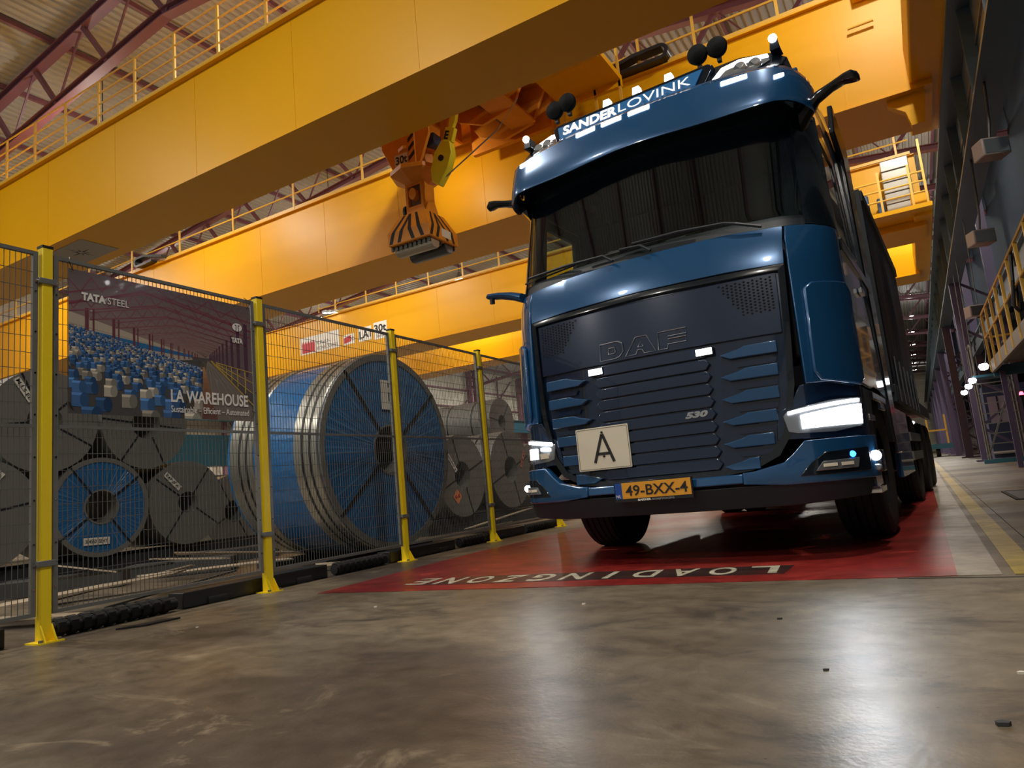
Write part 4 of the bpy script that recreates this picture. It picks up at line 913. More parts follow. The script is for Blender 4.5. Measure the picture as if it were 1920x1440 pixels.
def panel(name, poly, off, th, m, parent=truck, bevel=0.006, step=0.09, zstep=0.14, inner=None, smooth=True):
    """closed panel following the cab front; off = distance proud of the front surface"""
    bm = bmesh.new(); vs = [bm.verts.new((u, 0, z)) for u, z in poly]; bm.faces.new(vs)
    u0, u1 = min(p[0] for p in poly), max(p[0] for p in poly); zz0, zz1 = min(p[1] for p in poly), max(p[1] for p in poly)
    cuts = []
    u = -1.2
    us = [-1.24,-1.22,-1.19,-1.15,-1.10,-1.04,-0.98,-0.92] + [-0.82+0.1*k for k in range(17)] + [0.92,0.98,1.04,1.10,1.15,1.19,1.22,1.24]
    for u in us:
        if u0 < u < u1: bmesh.ops.bisect_plane(bm, geom=bm.verts[:]+bm.edges[:]+bm.faces[:], plane_co=(u,0,0), plane_no=(1,0,0), dist=1e-5)
    for z, _ in PROF:
        if zz0 < z < zz1: bmesh.ops.bisect_plane(bm, geom=bm.verts[:]+bm.edges[:]+bm.faces[:], plane_co=(0,0,z), plane_no=(0,0,1), dist=1e-5)
    ret = bmesh.ops.extrude_face_region(bm, geom=bm.faces[:])
    ext = [v for v in ret['geom'] if isinstance(v, bmesh.types.BMVert)]; es = set(ext)
    for v in bm.verts:
        u, z = v.co.x, v.co.z
        s_, c_ = 0.0, 1.0
        e = 0.004; du = (bow(u+e, z)-bow(u-e, z))/(2*e) if abs(u) < 1.2 else 2.2*(1 if u > 0 else -1)
        n = Vector((du, -1, 0)).normalized()
        d = off if v not in es else off - th
        v.co = Vector((u, V(u, z), z)) + n*d
    bmesh.ops.recalc_face_normals(bm, faces=bm.faces)
    me = bpy.data.meshes.new(name); bm.to_mesh(me); bm.free(); me.materials.append(m)
    o = bpy.data.objects.new(name, me); COL.objects.link(o); o.parent = parent
    if smooth:
        for p in me.polygons: p.use_smooth = True
        try: me.set_sharp_from_angle(angle=math.radians(40))
        except Exception: pass
    if bevel:
        b = o.modifiers.new('bevel', 'BEVEL'); b.width = bevel; b.segments = 2; b.limit_method = 'ANGLE'; b.angle_limit = math.radians(50)
    return o
def mir(p): return [(-u, z) for u, z in p][::-1]
def both(name, poly, *a, **k): return panel(name, poly, *a, **k), panel(name, mir(poly), *a, **k)

# --- hood, corners, grille
panel('hood_panel', [(-0.965,1.885),(-0.6,1.90),(0,1.905),(0.6,1.90),(0.965,1.885),(0.975,2.16),(0.6,2.185),(0,2.19),(-0.6,2.185),(-0.975,2.16)], 0.012, 0.05, TRK, bevel=0.008)
both('corner_panel', [(0.985,1.09),(1.248,1.09),(1.249,2.16),(0.985,2.16)], 0.010, 0.05, TRK, bevel=0.008)
both('corner_flap', [(1.03,1.16),(1.06,1.10),(1.235,1.06),(1.248,1.10),(1.249,1.70),(1.235,1.75),(1.08,1.74),(1.04,1.70)], 0.040, 0.028, TRK, bevel=0.012)
gout = [(0.965,1.885),(0.95,1.5),(0.925,1.1),(0.86,0.78),(0.78,0.66),(0.62,0.585),(0.36,0.555),(0,0.55)]
gin = [(0.925,1.85),(0.91,1.5),(0.885,1.1),(0.82,0.80),(0.74,0.69),(0.60,0.62),(0.36,0.59),(0,0.585)]
panel('grille_panel', gout[:-1] + [(0,0.55)] + [(-u, z) for u, z in gout[:-1]][::-1], -0.02, 0.03, TRKD, bevel=0.0)
for s in (1, -1):
    for i in range(len(gout)-1):
        q = [(s*gout[i][0], gout[i][1]), (s*gin[i][0], gin[i][1]), (s*gin[i+1][0], gin[i+1][1]), (s*gout[i+1][0], gout[i+1][1])]
        panel('grille_frame', q, 0.010, 0.03, PLAS, bevel=0.0)
    panel('grille_frame', [(s*0.965,1.885),(s*0.925,1.85),(0,1.865),(0,1.90)], 0.010, 0.03, PLAS, bevel=0.0)
# upper smooth grille board and the horizontal slats
panel('upper_board', [(-0.91,1.84),(0.91,1.84),(0.90,1.44),(-0.90,1.44)], 0.0, 0.02, TRKD, bevel=0.004)
for k in range(10):
    z = 1.425 - k*0.083; hwk = 0.40 if z > 0.62 else 0.3
    panel('grille_slat', [(-hwk,z),(hwk,z),(hwk+0.03,z-0.035),(hwk,z-0.072),(-hwk,z-0.072),(-hwk-0.03,z-0.035)], 0.008, 0.02, TRKD, bevel=0.004)
for k in range(6):
    z = 1.36 - k*0.145; uo = (0.855,0.845,0.83,0.80,0.765,0.66)[k]; ui = 0.50 - 0.012*k
    both('louver', [(ui,z-0.015),(ui+0.12,z+0.012),(ui+0.16,z+0.028),(uo,z+0.030),(uo,z-0.045),(ui+0.06,z-0.045)], 0.020, 0.035, TRKL, bevel=0.004)
    if k < 5: both('dark_louver', [(ui+0.08,z-0.075),(uo-0.01,z-0.072),(uo-0.02,z-0.105),(ui+0.10,z-0.105)], -0.004, 0.015, TRKD, bevel=0)  # darker navy louver between the blue ones
# perforated corners of the upper board
for s in (-1, 1):
    m = MB()
    for i in range(13):
        for j in range(11):
            u, z = s*(0.87 - i*0.027 - 0.008*j*0), 1.815 - j*0.021 - (0.010 if i % 2 else 0)
            if i > 12 - j*0.5: continue
            y = V(u, z) - 0.001; m.add([(u-0.010,y-0.001,z),(u,y-0.001,z+0.008),(u+0.010,y-0.001,z),(u,y-0.001,z-0.008),(u,y-0.007,z+0.002)], [(0,1,4),(1,2,4),(2,3,4),(3,0,4)])
    tag(m.build('perforation', PLAS, truck), kind='stuff')
# letters of the maker: outlined in chrome, slightly slanted
def outline(name, loops, r, m_, off=0.008):
    m = MB()
    for lp in loops:
        m.tube([(u, V(u, z)-off, z) for u, z in lp], r, 5, close=True)
    return m.build(name, m_, truck)
SILVL = mat('letter_silver', (0.55,0.57,0.6), 0.25, metal=0.8)
zb, zt2 = 1.462, 1.585; x0 = -0.36
Dl = [[(x0,zb),(x0+0.005,zt2),(x0+0.15,zt2),(x0+0.185,zt2-0.02),(x0+0.19,zb+0.045),(x0+0.16,zb+0.012),(x0+0.12,zb)], [(x0+0.07,zb+0.04),(x0+0.075,zt2-0.04),(x0+0.12,zt2-0.04),(x0+0.13,zb+0.05),(x0+0.115,zb+0.04)]]
Al = [[(x0+0.205,zb),(x0+0.29,zt2),(x0+0.375,zt2),(x0+0.435,zb),(x0+0.35,zb),(x0+0.335,zb+0.03),(x0+0.30,zb+0.03),(x0+0.285,zb)], [(x0+0.305,zb+0.05),(x0+0.33,zt2-0.035),(x0+0.345,zb+0.05)]]
Fl = [[(x0+0.455,zb),(x0+0.46,zt2),(x0+0.66,zt2),(x0+0.66,zt2-0.038),(x0+0.53,zt2-0.038),(x0+0.53,zb+0.065),(x0+0.655,zb+0.065),(x0+0.655,zb+0.030),(x0+0.525,zb+0.030),(x0+0.52,zb)]]
for lt in (Dl, Al, Fl): outline('badge_letter', lt, 0.0030, SILVL)
text('power_badge', '530', 0.052, SILVL, truck, (0.225, V(0.3,1.0)-0.016, 0.965), (1,0.06,0.0), (0,0,1), width=0.155, bold=0.003, ext=0.003, shear=0.25)
# auxiliary lamps in the grille
for u in (-0.405, 0.405):
    y = V(u, 1.39)
    MB().box((u-0.062, y-0.020, 1.362), (u+0.062, y+0.01, 1.420)).build('grille_lamp_body', PLAS, truck, bevel=0.006)
    MB().box((u-0.054, y-0.024, 1.370), (u+0.054, y-0.020, 1.412)).build('grille_lamp_lens', mat('led_bar', (1,1,1), 0.3, emit=(0.93,0.97,1), es=14.0), truck)
# --- sign with the A
sg = MB(); y = V(-0.40, 0.83)-0.030
c, r = Vector((-0.402, 0, 0.835)), math.radians(-1.0)
rc_ = []
for cx_, cz_, a0 in ((0.20,0.145,0),(-0.20,0.145,PI/2),(-0.20,-0.145,PI),(0.20,-0.145,1.5*PI)):
    for k in range(4): a = a0 + k*PI/6; rc_.append((c.x+cx_*1.0+0.008*math.cos(a)+0.0, c.z+cz_+0.008*math.sin(a)))
sg.prism(rc_, lambda a, b_, t: (a, y+t, b_), 0.008); sg.build('letter_sign', SIGNC, truck, bevel=0.001)
m = MB(); m.tube([(a*1.0 + (c.x-a)*0.045, y-0.0006, b_ + (c.z-b_)*0.06) for a, b_ in rc_], 0.0013, 4, close=True); m.build('sign_border', BLKP, truck)
def strk(m, p, q, w_): m.bar((p[0], y-0.0015, p[1]), (q[0], y-0.0015, q[1]), w_, 0.003, up=(0,1,0))
m = MB(); strk(m, (-0.475,0.735), (-0.402,0.935), 0.021); strk(m, (-0.325,0.735), (-0.398,0.935), 0.021); strk(m, (-0.447,0.796), (-0.353,0.796), 0.020); m.build('sign_letter', BLKP, truck)
for zz in (0.948, 0.778): MB().lathe([(0.001,-0.006),(0.009,-0.004),(0.009,0)], (-0.400, y, zz), 'y', 12).build('sign_bolt', BLKP, truck)
# --- bumper
both('bumper_corner', [(0.55,0.50),(0.80,0.475),(1.248,0.475),(1.248,0.735),(0.93,0.735),(0.86,0.665),(0.80,0.615),(0.62,0.575),(0.55,0.572)], 0.045, 0.07, TRK, bevel=0.010)
panel('bumper_center', [(-0.55,0.505),(0.55,0.505),(0.55,0.565),(-0.55,0.565)], 0.040, 0.05, TRK, bevel=0.008)
panel('bumper_valance', [(-1.24,0.485),(-1.20,0.37),(-0.8,0.345),(0.8,0.345),(1.20,0.37),(1.24,0.485)], 0.030, 0.06, PLASM, bevel=0.01)
both('fog_recess', [(0.88,0.52),(1.21,0.52),(1.21,0.665),(1.02,0.655),(0.95,0.60)], 0.050, 0.01, PLAS, bevel=0.003)
both('fog_lens', [(0.965,0.545),(1.15,0.545),(1.16,0.605),(1.0,0.60)], 0.062, 0.014, LENS, bevel=0.003)
for k, s in ((0,-1),(1,1)):
    for q in ((1.00,1.06),(1.08,1.13)): panel('fog_led', [(s*q[0],0.565),(s*q[1],0.565),(s*q[1],0.585),(s*q[0],0.585)] if s > 0 else [(s*q[1],0.565),(s*q[0],0.565),(s*q[0],0.585),(s*q[1],0.585)], 0.066, 0.006, SIGNC, bevel=0)
# plate
yb_ = V(0, 0.5) - 0.075
MB().box((-0.315, yb_, 0.445), (0.245, yb_+0.02, 0.585)).build('plate_holder', PLAS, truck, bevel=0.003)
MB().box((-0.255, yb_-0.004, 0.468), (0.235, yb_, 0.576)).build('licence_plate', PLATEO, truck, bevel=0.001)
MB().box((-0.305, yb_-0.004, 0.468), (-0.256, yb_, 0.576)).build('plate_band', PLATEB, truck)
text('plate_text', '49-BXX-4', 0.098, BLKP, truck, (-0.228, yb_-0.0055, 0.488), (1,0,0), (0,0,1), width=0.44, bold=0.0012, ext=0.0008)
text('plate_text', 'NL', 0.030, WHITE, truck, (-0.300, yb_-0.0055, 0.476), (1,0,0), (0,0,1), width=0.036, ext=0.0008)
text('dealer_text', 'BAKKER', 0.018, WHITE, truck, (-0.145, yb_-0.001, 0.450), (1,0,0), (0,0,1), width=0.095, bold=0.0009, ext=0.0008)
text('dealer_text', 'BEDRIJFSWAGENS', 0.017, mat('thin_print', (0.35,0.38,0.42), 0.5), truck, (-0.042, yb_-0.001, 0.450), (1,0,0), (0,0,1), width=0.155, ext=0.0008)
# --- headlamps
hlo = [(0.80,0.80),(0.88,0.765),(1.10,0.755),(1.235,0.80),(1.249,0.99),(1.10,0.985),(0.80,0.925),(0.775,0.90)]
both('lamp_bezel', [(0.775,0.755),(1.249,0.735),(1.249,1.09),(0.95,1.085),(0.875,0.96),(0.80,0.93)], 0.002, 0.04, TRKD, bevel=0.004)
both('headlamp', [(0.85,0.80),(0.90,0.785),(1.10,0.775),(1.225,0.80),(1.24,0.985),(1.10,0.975),(0.86,0.93),(0.83,0.90)], 0.012, 0.02, LENS, bevel=0.003)
# photo-left lamp: two bright strips; photo-right lamp: dazzling
DRL = mat('led_strip', (1,1,1), 0.3, emit=(0.95,0.98,1.0), es=32.0)
panel('light_strip', mir([(0.86,0.905),(1.225,0.955),(1.225,0.975),(0.86,0.925)]), 0.019, 0.006, DRL, bevel=0)
panel('light_strip', mir([(0.88,0.865),(0.97,0.875),(0.97,0.895),(0.88,0.885)]), 0.019, 0.006, DRL, bevel=0)
panel('lamp_module', mir([(1.02,0.815),(1.20,0.82),(1.21,0.905),(1.02,0.895)]), 0.019, 0.006, mat('led_module', (1,1,1), 0.3, emit=(0.95,0.98,1.0), es=9.0), bevel=0)
panel('lamp_module', mir([(0.90,0.81),(0.98,0.81),(0.98,0.85),(0.90,0.85)]), 0.019, 0.006, SIGNC, bevel=0)
panel('light_strip', [(0.86,0.905),(1.225,0.955),(1.225,0.975),(0.86,0.925)], 0.019, 0.006, LEDH, bevel=0)
panel('lamp_module', [(0.93,0.81),(1.225,0.815),(1.23,0.94),(0.93,0.895)], 0.019, 0.006, LEDH, bevel=0)
for u, e, sz in ((1.08, 22, 0.9), (-1.08, 24, 0.9)):
    l = bpy.data.lights.new('headlamp_beam', 'SPOT'); l.energy = e; l.spot_size = sz*1.6; l.spot_blend = 0.9; l.shadow_soft_size = 0.06; l.color = (0.9, 0.95, 1.0)
    o = bpy.data.objects.new('headlamp_beam', l); COL.objects.link(o); o.parent = truck; o.location = (u, V(u,0.88)-0.12, 0.88); o.rotation_euler = (math.radians(86), 0, PI)
    o.rotation_euler = (Vector((0.1*u, -5, -0.55))).to_track_quat('-Z', 'Y').to_euler()
# side marker lamps at bumper ends
def dome(name, u, y, z, r, m_, parent=truck): return MB().lathe([(0.001,-r*0.6),(r*0.7,-r*0.45),(r,0),(r,0.01)], (u, y, z), 'y', 14).build(name, m_, parent, smooth=True)
MB().box((-1.285,0.30,0.56),(-1.245,0.40,0.63)).build('marker_body', PLAS, truck); dome('marker_lens', -1.268, 0.295, 0.595, 0.026, mat('led_marker', (1,1,1), 0.3, emit=(1,1,1), es=30.0))
MB().box((1.245,0.40,0.50),(1.315,0.56,0.64)).build('marker_body', PLAS, truck, bevel=0.01); dome('marker_lens', 1.280, 0.395, 0.605, 0.032, MATS['led_marker']); dome('marker_lens', 1.283, 0.395, 0.53, 0.024, LENS)
dome('blue_marker', 1.175, V(1.175,0.60)-0.085, 0.628, 0.020, LEDB)
# step boards and lower fairing on both sides
# --- windscreen and pillars
ws = [(-1.13,2.235),(-0.6,2.255),(0,2.26),(0.6,2.255),(1.13,2.235),(1.10,3.03),(0,3.06),(-1.10,3.03)]
panel('windscreen', ws, 0.0, 0.006, GLASS, bevel=0)
panel('scuttle', [(-1.15,2.165),(1.15,2.165),(1.14,2.24),(0.6,2.262),(0,2.268),(-0.6,2.262),(-1.14,2.24)], -0.012, 0.05, PLASM, bevel=0.004)
both('a_pillar', [(1.10,2.165),(1.249,2.165),(1.20,3.12),(1.075,3.12)], 0.006, 0.05, PLAS, bevel=0.006)
panel('header', [(-1.2,3.02),(1.2,3.02),(1.19,3.42),(-1.19,3.42)], -0.02, 0.04, PLASM, bevel=0)
# wipers
def wiper(pts, blade):
    m = MB(); m.tube([(u, V(u,z)-o, z) for u, z, o in pts], 0.011, 6); m.build('wiper_arm', PLASM, truck)
    m = MB(); m.tube([(u, V(u,z)-o, z) for u, z, o in blade], 0.008, 5); m.build('wiper_blade', BLK, truck)
wiper([(-0.20,2.20,0.05),(-0.28,2.262,0.06),(-0.62,2.285,0.05),(-1.02,2.30,0.04)], [(-0.55,2.275,0.03),(-1.10,2.285,0.03)])
wiper([(0.86,2.175,0.05),(0.70,2.235,0.07),(0.62,2.262,0.06),(0.30,2.29,0.05),(-0.05,2.30,0.04)], [(0.42,2.275,0.03),(-0.25,2.285,0.03)])
wiper([(0.10,2.20,0.05),(0.02,2.262,0.05),(-0.15,2.28,0.04)], [(0.0,2.27,0.03),(-0.45,2.28,0.03)])
# --- visor: deep coloured band that stands off the glass
def loft(name, secs, m_, parent=truck, bevel=0.0, cap=True):
    n = len(secs[0]); vs = [p for s_ in secs for p in s_]; fs = []
    for i in range(len(secs)-1):
        for k in range(n): fs.append((i*n+k, i*n+(k+1) % n, (i+1)*n+(k+1) % n, (i+1)*n+k))
    if cap: fs += [tuple(range(n)), tuple(range((len(secs)-1)*n, len(secs)*n))]
    return MB().add(vs, fs).build(name, m_, parent, smooth=True, bevel=bevel)
US = [-1.245,-1.24,-1.225,-1.20,-1.17,-1.12,-1.05,-0.95,-0.85,-0.68,-0.50,-0.30,-0.1,0.1,0.30,0.50,0.68,0.85,0.95,1.05,1.12,1.17,1.20,1.225,1.24,1.245]
def vbow(u):
    a = abs(u); return 0.075*a*a + (0.30*(1-math.sqrt(max(0, 1-((a-1.02)/0.226)**2))) if a > 1.02 else 0)
VPR = [(0.0,0.150),(0.10,0.148),(0.55,0.190),(0.86,0.225),(0.90,0.255),(1.0,0.285)]    # height fraction -> depth
def vz(u): 
    a = abs(u); return 3.055 - 0.055*(a/1.24)**8 + 0.012*math.cos(u*5.0), 3.415 - 0.07*(a/1.2)**4 - (0.05*((a-1.1)/0.14)**2 if a > 1.1 else 0)
def vface(u, z):
    a, b = vz(u); f = max(0, min(1, (z-a)/(b-a)))
    for (f0, d0), (f1, d1) in zip(VPR, VPR[1:]):
        if f <= f1: return vbow(u) + d0 + (d1-d0)*(f-f0)/(f1-f0)
secs = []
for u in US:
    a, b = vz(u)
    secs.append([(u, vbow(u)+d, a+(b-a)*f) for f, d in VPR] + [(u, vbow(u)+0.40, b+0.01), (u, vbow(u)+0.36, a+0.12), (u, vbow(u)+0.20, a+0.012)])
loft('sun_visor', secs, TRK)
# roof: shell rising behind the visor
ZR = 3.84; rows = []
NS, NT = 32, 22
for j in range(NT+1):
    t = j/NT; row = []
    for i in range(NS+1):
        s_ = -1 + 2*i/NS; a = abs(s_)
        u = 1.205*(a**0.85 if a > 0 else 0)*(1 if s_ > 0 else -1) if False else 1.205*math.sin(s_*PI/2)
        side = math.sqrt(max(0, 1-(abs(u)/1.206)**5))
        front = 1-(1-min(1, t*2.6))**2.3
        z = 3.33 + (ZR-3.33)*(0.10+0.90*front)*side + 0.03*t
        y = 0.38 + bow(u, 3.4)*0.9*(1-t)**1.5 + t*1.95
        row.append((u, y, z))
    rows.append(row)
m = MB(); vs = [p for r_ in rows for p in r_]; m.add(vs, [(j*(NS+1)+i, j*(NS+1)+i+1, (j+1)*(NS+1)+i+1, (j+1)*(NS+1)+i) for j in range(NT) for i in range(NS)])
m.build('roof', TRK, truck, smooth=True)
def roofpt(u, t):
    s_ = math.asin(max(-1, min(1, u/1.205)))/(PI/2); side = math.sqrt(max(0, 1-(abs(u)/1.206)**5)); front = 1-(1-min(1, t*2.6))**2.3
    return Vector((u, 0.38 + bow(u, 3.4)*0.9*(1-t)**1.5 + t*1.95, 3.33 + (ZR-3.33)*(0.10+0.90*front)*side + 0.03*t))
# name board light box
MB().prism([(-0.70,3.415),(0.56,3.415),(0.64,3.575),(0.60,3.60),(-0.70,3.60),(-0.74,3.575)], lambda a, c, t: (a, 0.33+(c-3.415)*0.25+bow(a)*0.8+t, c), 0.12).build('name_board_frame', PLAS, truck, bevel=0.008)
MB().prism([(-0.66,3.43),(0.50,3.43),(0.565,3.565),(-0.685,3.565)], lambda a, c, t: (a, 0.322+(c-3.415)*0.25+bow(a)*0.8+t, c), 0.01).build('name_board', mat('board_blue', (0.012,0.09,0.22), 0.3, emit=(0.02,0.12,0.30), es=0.25), truck)
WHL = mat('lit_letters', (0.9,0.88,0.85), 0.5, emit=(1,0.93,0.88), es=0.55)
text('name_letters', 'SANDER', 0.118, WHL, truck, (-0.615, 0.336, 3.455), (1,0.0,0), (0,0.25,1), width=0.49, bold=0.0045, ext=0.002)
text('name_letters', 'LOVINK', 0.118, WHL, truck, (-0.11, 0.328, 3.455), (1,0.02,0), (0,0.25,1), width=0.585, bold=-0.0006, ext=0.002)
# roof lamp pods
LEDS = mat('led_pod', (1,1,1), 0.3, emit=(1,1,0.98), es=5.0)
for s in (-1, 1):
    def q(pts, off, th, name, m_, bev=0.004):
        P_ = [(s*u, z) for u, z in pts]; 
        vs = []
        for o_ in (0, th):
            for u, z in P_: vs.append((u, 0.30 + (z-3.40)*0.75 + 0.12*u*u + (0.10*max(0, abs(u)-0.85)) - off + o_, z))
        n = len(P_); MB().add(vs, [tuple(range(n)), tuple(range(n, 2*n))[::-1]] + [(i, (i+1) % n, (i+1) % n+n, i+n) for i in range(n)]).build(name, m_, truck, bevel=bev)
    q([(0.57,3.41),(0.98,3.37),(1.10,3.42),(1.13,3.50),(1.03,3.60),(0.80,3.64),(0.62,3.61)], 0.0, 0.22, 'lamp_pod', PLAS, 0.012)
    q([(0.64,3.435),(0.92,3.415),(1.02,3.50),(1.00,3.56),(0.82,3.59),(0.70,3.55)], 0.008, 0.02, 'pod_lens', LENS)
    q([(0.63,3.43),(0.66,3.43),(0.715,3.525),(0.82,3.565),(1.01,3.545),(1.00,3.58),(0.81,3.595),(0.685,3.55)], 0.016, 0.01, 'light_strip', LEDS, 0)
    for u in (0.82, 0.92): MB().lathe([(0.001,-0.0),(0.045,-0.012),(0.05,0.02)], (s*u, 0.36+0.12*u*u, 3.485), 'y', 16).build('pod_reflector', CHR, truck, smooth=True)
# LED strips in the visor, markers on the roof
def strip(u0, u1, z, h_=0.017, y_=None, sl=0.0):
    n = 4; vs = []
    for k in range(n+1):
        u = u0 + (u1-u0)*k/n
        for dz in (-h_, h_):
            y_ = vface(u, z+dz+sl*k/n); vs.append((u, y_-0.007, z+dz+sl*(k/n))); vs.append((u, y_+0.02, z+dz+sl*(k/n)))
    fs = []
    for k in range(n): b_ = 4*k; fs += [(b_, b_+4, b_+6, b_+2), (b_+1, b_+3, b_+7, b_+5), (b_, b_+1, b_+5, b_+4), (b_+2, b_+6, b_+7, b_+3)]
    fs += [(0,2,3,1), (4*n, 4*n+1, 4*n+3, 4*n+2)]
    MB().add(vs, fs).build('visor_light', mat('led_visor', (1,1,1), 0.3, emit=(1,0.98,0.95), es=7.0), truck)
for u0, u1 in ((-0.43,-0.26),(-0.20,-0.03),(0.03,0.20)): strip(u0-0.02, u1-0.02, 3.345)
strip(0.71, 0.89, 3.315); strip(-0.89, -0.71, 3.315) if False else strip(-1.03, -0.90, 3.305)
strip(1.06, 1.12, 3.235, 0.014, sl=0.02)
for u in (-0.33, -0.055, 0.225):
    p = roofpt(u, 0.16); MB().prism([(-0.036,-0.06),(0.036,-0.06),(0.03,0.02),(-0.03,0.02)], lambda a, c, t: (u+a, p.y-0.05+t, p.z+c+0.02), 0.09).build('marker_body', PLAS, truck, bevel=0.004)
    MB().prism([(-0.036,0.0),(0.036,0.0),(0.028,0.06),(-0.028,0.06)], lambda a, c, t: (u+a, p.y-0.056+t, p.z+c+0.025), 0.06).build('marker_lens', LEDS, truck, bevel=0.004)
for s in (-1, 1):
    MB().prism([(-0.035,-0.06),(0.04,-0.06),(0.025,0.04),(-0.02,0.04)], lambda a, c, t: (s*1.06+a, 0.50+t, 3.62+c), 0.12).build('marker_body', PLAS, truck, bevel=0.006)
    dome('marker_lens', s*1.06, 0.49, 3.645, 0.030, MATS['led_marker'])
# covered round lamps on a roof bar
for u, zz in ((-0.83,3.90),(-0.70,3.925),(0.475,3.86),(0.63,3.855)):
    m = MB(); m.lathe([(0.001,-0.045),(0.050,-0.040),(0.078,-0.02),(0.082,0.0),(0.07,0.04),(0.03,0.07),(0.001,0.075)], (u, 0.66, zz), 'y', 28); m.build('covered_lamp', mat('lamp_cover', (0.003,0.003,0.004), 0.7, spec=0.15), truck, smooth=True)
    MB().box((u-0.015,0.67,zz-0.11),(u+0.015,0.71,zz-0.05)).build('lamp_bracket', BLK, truck)
# camera arms high on the pillars, front mirror
for s in (-1, 1):
    m = MB(); secs = []
    for u, y, z, w_, h_ in ((1.14,0.62,3.02,0.20,0.22),(1.20,0.60,3.07,0.16,0.15),(1.28,0.57,3.125,0.12,0.085),(1.38,0.55,3.155,0.11,0.060),(1.46,0.54,3.175,0.12,0.065),(1.51,0.54,3.175,0.13,0.085),(1.545,0.55,3.165,0.10,0.06),(1.555,0.56,3.16,0.05,0.03)):
        secs.append([(s*u, y+w_/2*math.cos(a*PI/5), z+h_/2*math.sin(a*PI/5)) for a in range(10)])
    loft('camera_arm', secs, PLAS)
m = MB(); secs = []
for u, y, z, w_, h_ in ((-1.20,0.42,2.205,0.14,0.09),(-1.28,0.38,2.235,0.13,0.075),(-1.38,0.34,2.255,0.12,0.06),(-1.47,0.32,2.262,0.12,0.055),(-1.50,0.32,2.262,0.06,0.03)):
    secs.append([(u, y+w_/2*math.cos(a*PI/5), z+h_/2*math.sin(a*PI/5)) for a in range(10)])
loft('front_camera_arm', secs, TRK)
MB().lathe([(0.022,-0.03),(0.022,0.02)], (-1.45,0.31,2.225), 'z', 10, cap=True).build('camera_eye', BLK, truck)
# --- cab sides (door, window, rear part) and interior
def side(name, poly, x, th, m_, s, bevel=0.005, parent=truck):   # poly (y,z)
    return MB().prism(poly, lambda a, c, t: (s*(x - t - (0.07*max(0, c-2.2)/1.2)), a, c), th).build(name, m_, parent, bevel=bevel)
for s in (-1, 1):
    side('door', [(0.56,1.08),(1.55,1.08),(1.55,2.12),(0.62,2.12)], 1.252, 0.04, TRK, s, 0.012)
    side('door_frame', [(0.62,2.12),(0.70,2.12),(0.86,2.98),(0.80,3.02)], 1.252, 0.04, PLAS, s)
    side('door_frame', [(1.46,2.12),(1.55,2.12),(1.55,3.02),(1.46,3.02)], 1.252, 0.04, PLAS, s)
    side('door_frame', [(0.80,2.95),(1.55,2.95),(1.55,3.04),(0.81,3.04)], 1.252, 0.04, PLAS, s)
    side('side_window', [(0.70,2.12),(1.46,2.12),(1.46,2.95),(0.86,2.95)], 1.240, 0.006, GLASS, s, 0)
    side('side_panel', [(1.56,0.95),(2.36,0.95),(2.36,3.40),(1.56,3.40)], 1.250, 0.04, TRK, s, 0.012)
    side('side_panel', [(0.60,3.05),(1.56,3.05),(1.56,3.40),(0.55,3.40)], 1.250, 0.04, TRK, s, 0.012)
    side('wheel_arch', [(0.62,0.62),(0.80,0.70),(0.95,0.98),(1.2,1.10),(1.6,1.10),(1.95,0.98),(2.1,0.70),(2.3,0.70),(2.3,1.06),(0.56,1.06),(0.56,0.62)], 1.252, 0.05, PLASM, s, 0.006)
    side('step_panel', [(0.50,0.40),(0.88,0.40),(0.86,0.62),(0.50,0.62)], 1.25, 0.25, TRK, s, 0.01)
    side('side_moulding', [(0.62,2.02),(2.3,2.02),(2.3,2.10),(0.62,2.10)], 1.268, 0.02, PLAS, s, 0.004)
    side('door_handle', [(1.30,1.84),(1.48,1.84),(1.48,1.88),(1.30,1.88)], 1.285, 0.03, CHR, s, 0.004)
    side('chrome_trim', [(0.72,2.13),(1.5,2.13),(1.5,2.145),(0.72,2.145)], 1.262, 0.012, CHR, s, 0)
    side('chrome_trim', [(0.66,1.20),(1.5,1.20),(1.5,1.23),(0.66,1.23)], 1.266, 0.014, CHR, s, 0)
    # rear air deflector, taller than the cab side
    MB().prism([(2.30,0.60),(2.75,0.60),(2.75,3.62),(2.55,3.72),(2.38,3.66),(2.05,3.74),(1.90,3.42),(2.30,3.30)], lambda a, c, t: (s*(1.26-t-0.03*(c > 3)), a, c), 0.045).build('side_deflector', PLAS, truck, bevel=0.012)
    side('side_skirt', [(2.6,0.38),(4.1,0.38),(4.1,1.02),(2.6,1.02)], 1.25, 0.05, TRK, s, 0.012)
    for k in range(3): side('foot_step', [(0.62,0.36+0.24*k),(0.92,0.36+0.24*k),(0.92,0.40+0.24*k),(0.62,0.40+0.24*k)], 1.262, 0.12, CHR, s, 0.003)
    MB().box((s*1.20, 1.00, 1.0), (s*1.262, 1.9, 1.06)).build('arch_lip', PLAS, truck, bevel=0.01)
MB().box((-1.2,2.30,0.95),(1.2,2.36,3.40)).build('rear_wall', INT, truck)
MB().box((-1.2,0.5,1.05),(1.2,2.30,1.12)).build('cab_floor', INT, truck)
MB().box((-1.15,0.9,3.38),(1.15,2.3,3.41)).build('headliner', INT, truck)
MB().prism([(0.35,2.05),(0.62,2.20),(0.85,2.16),(0.95,1.9),(0.85,1.3),(0.45,1.3)], lambda a, c, t: (-1.12+t, a, c), 2.24).build('dashboard', INT, truck, bevel=0.03)
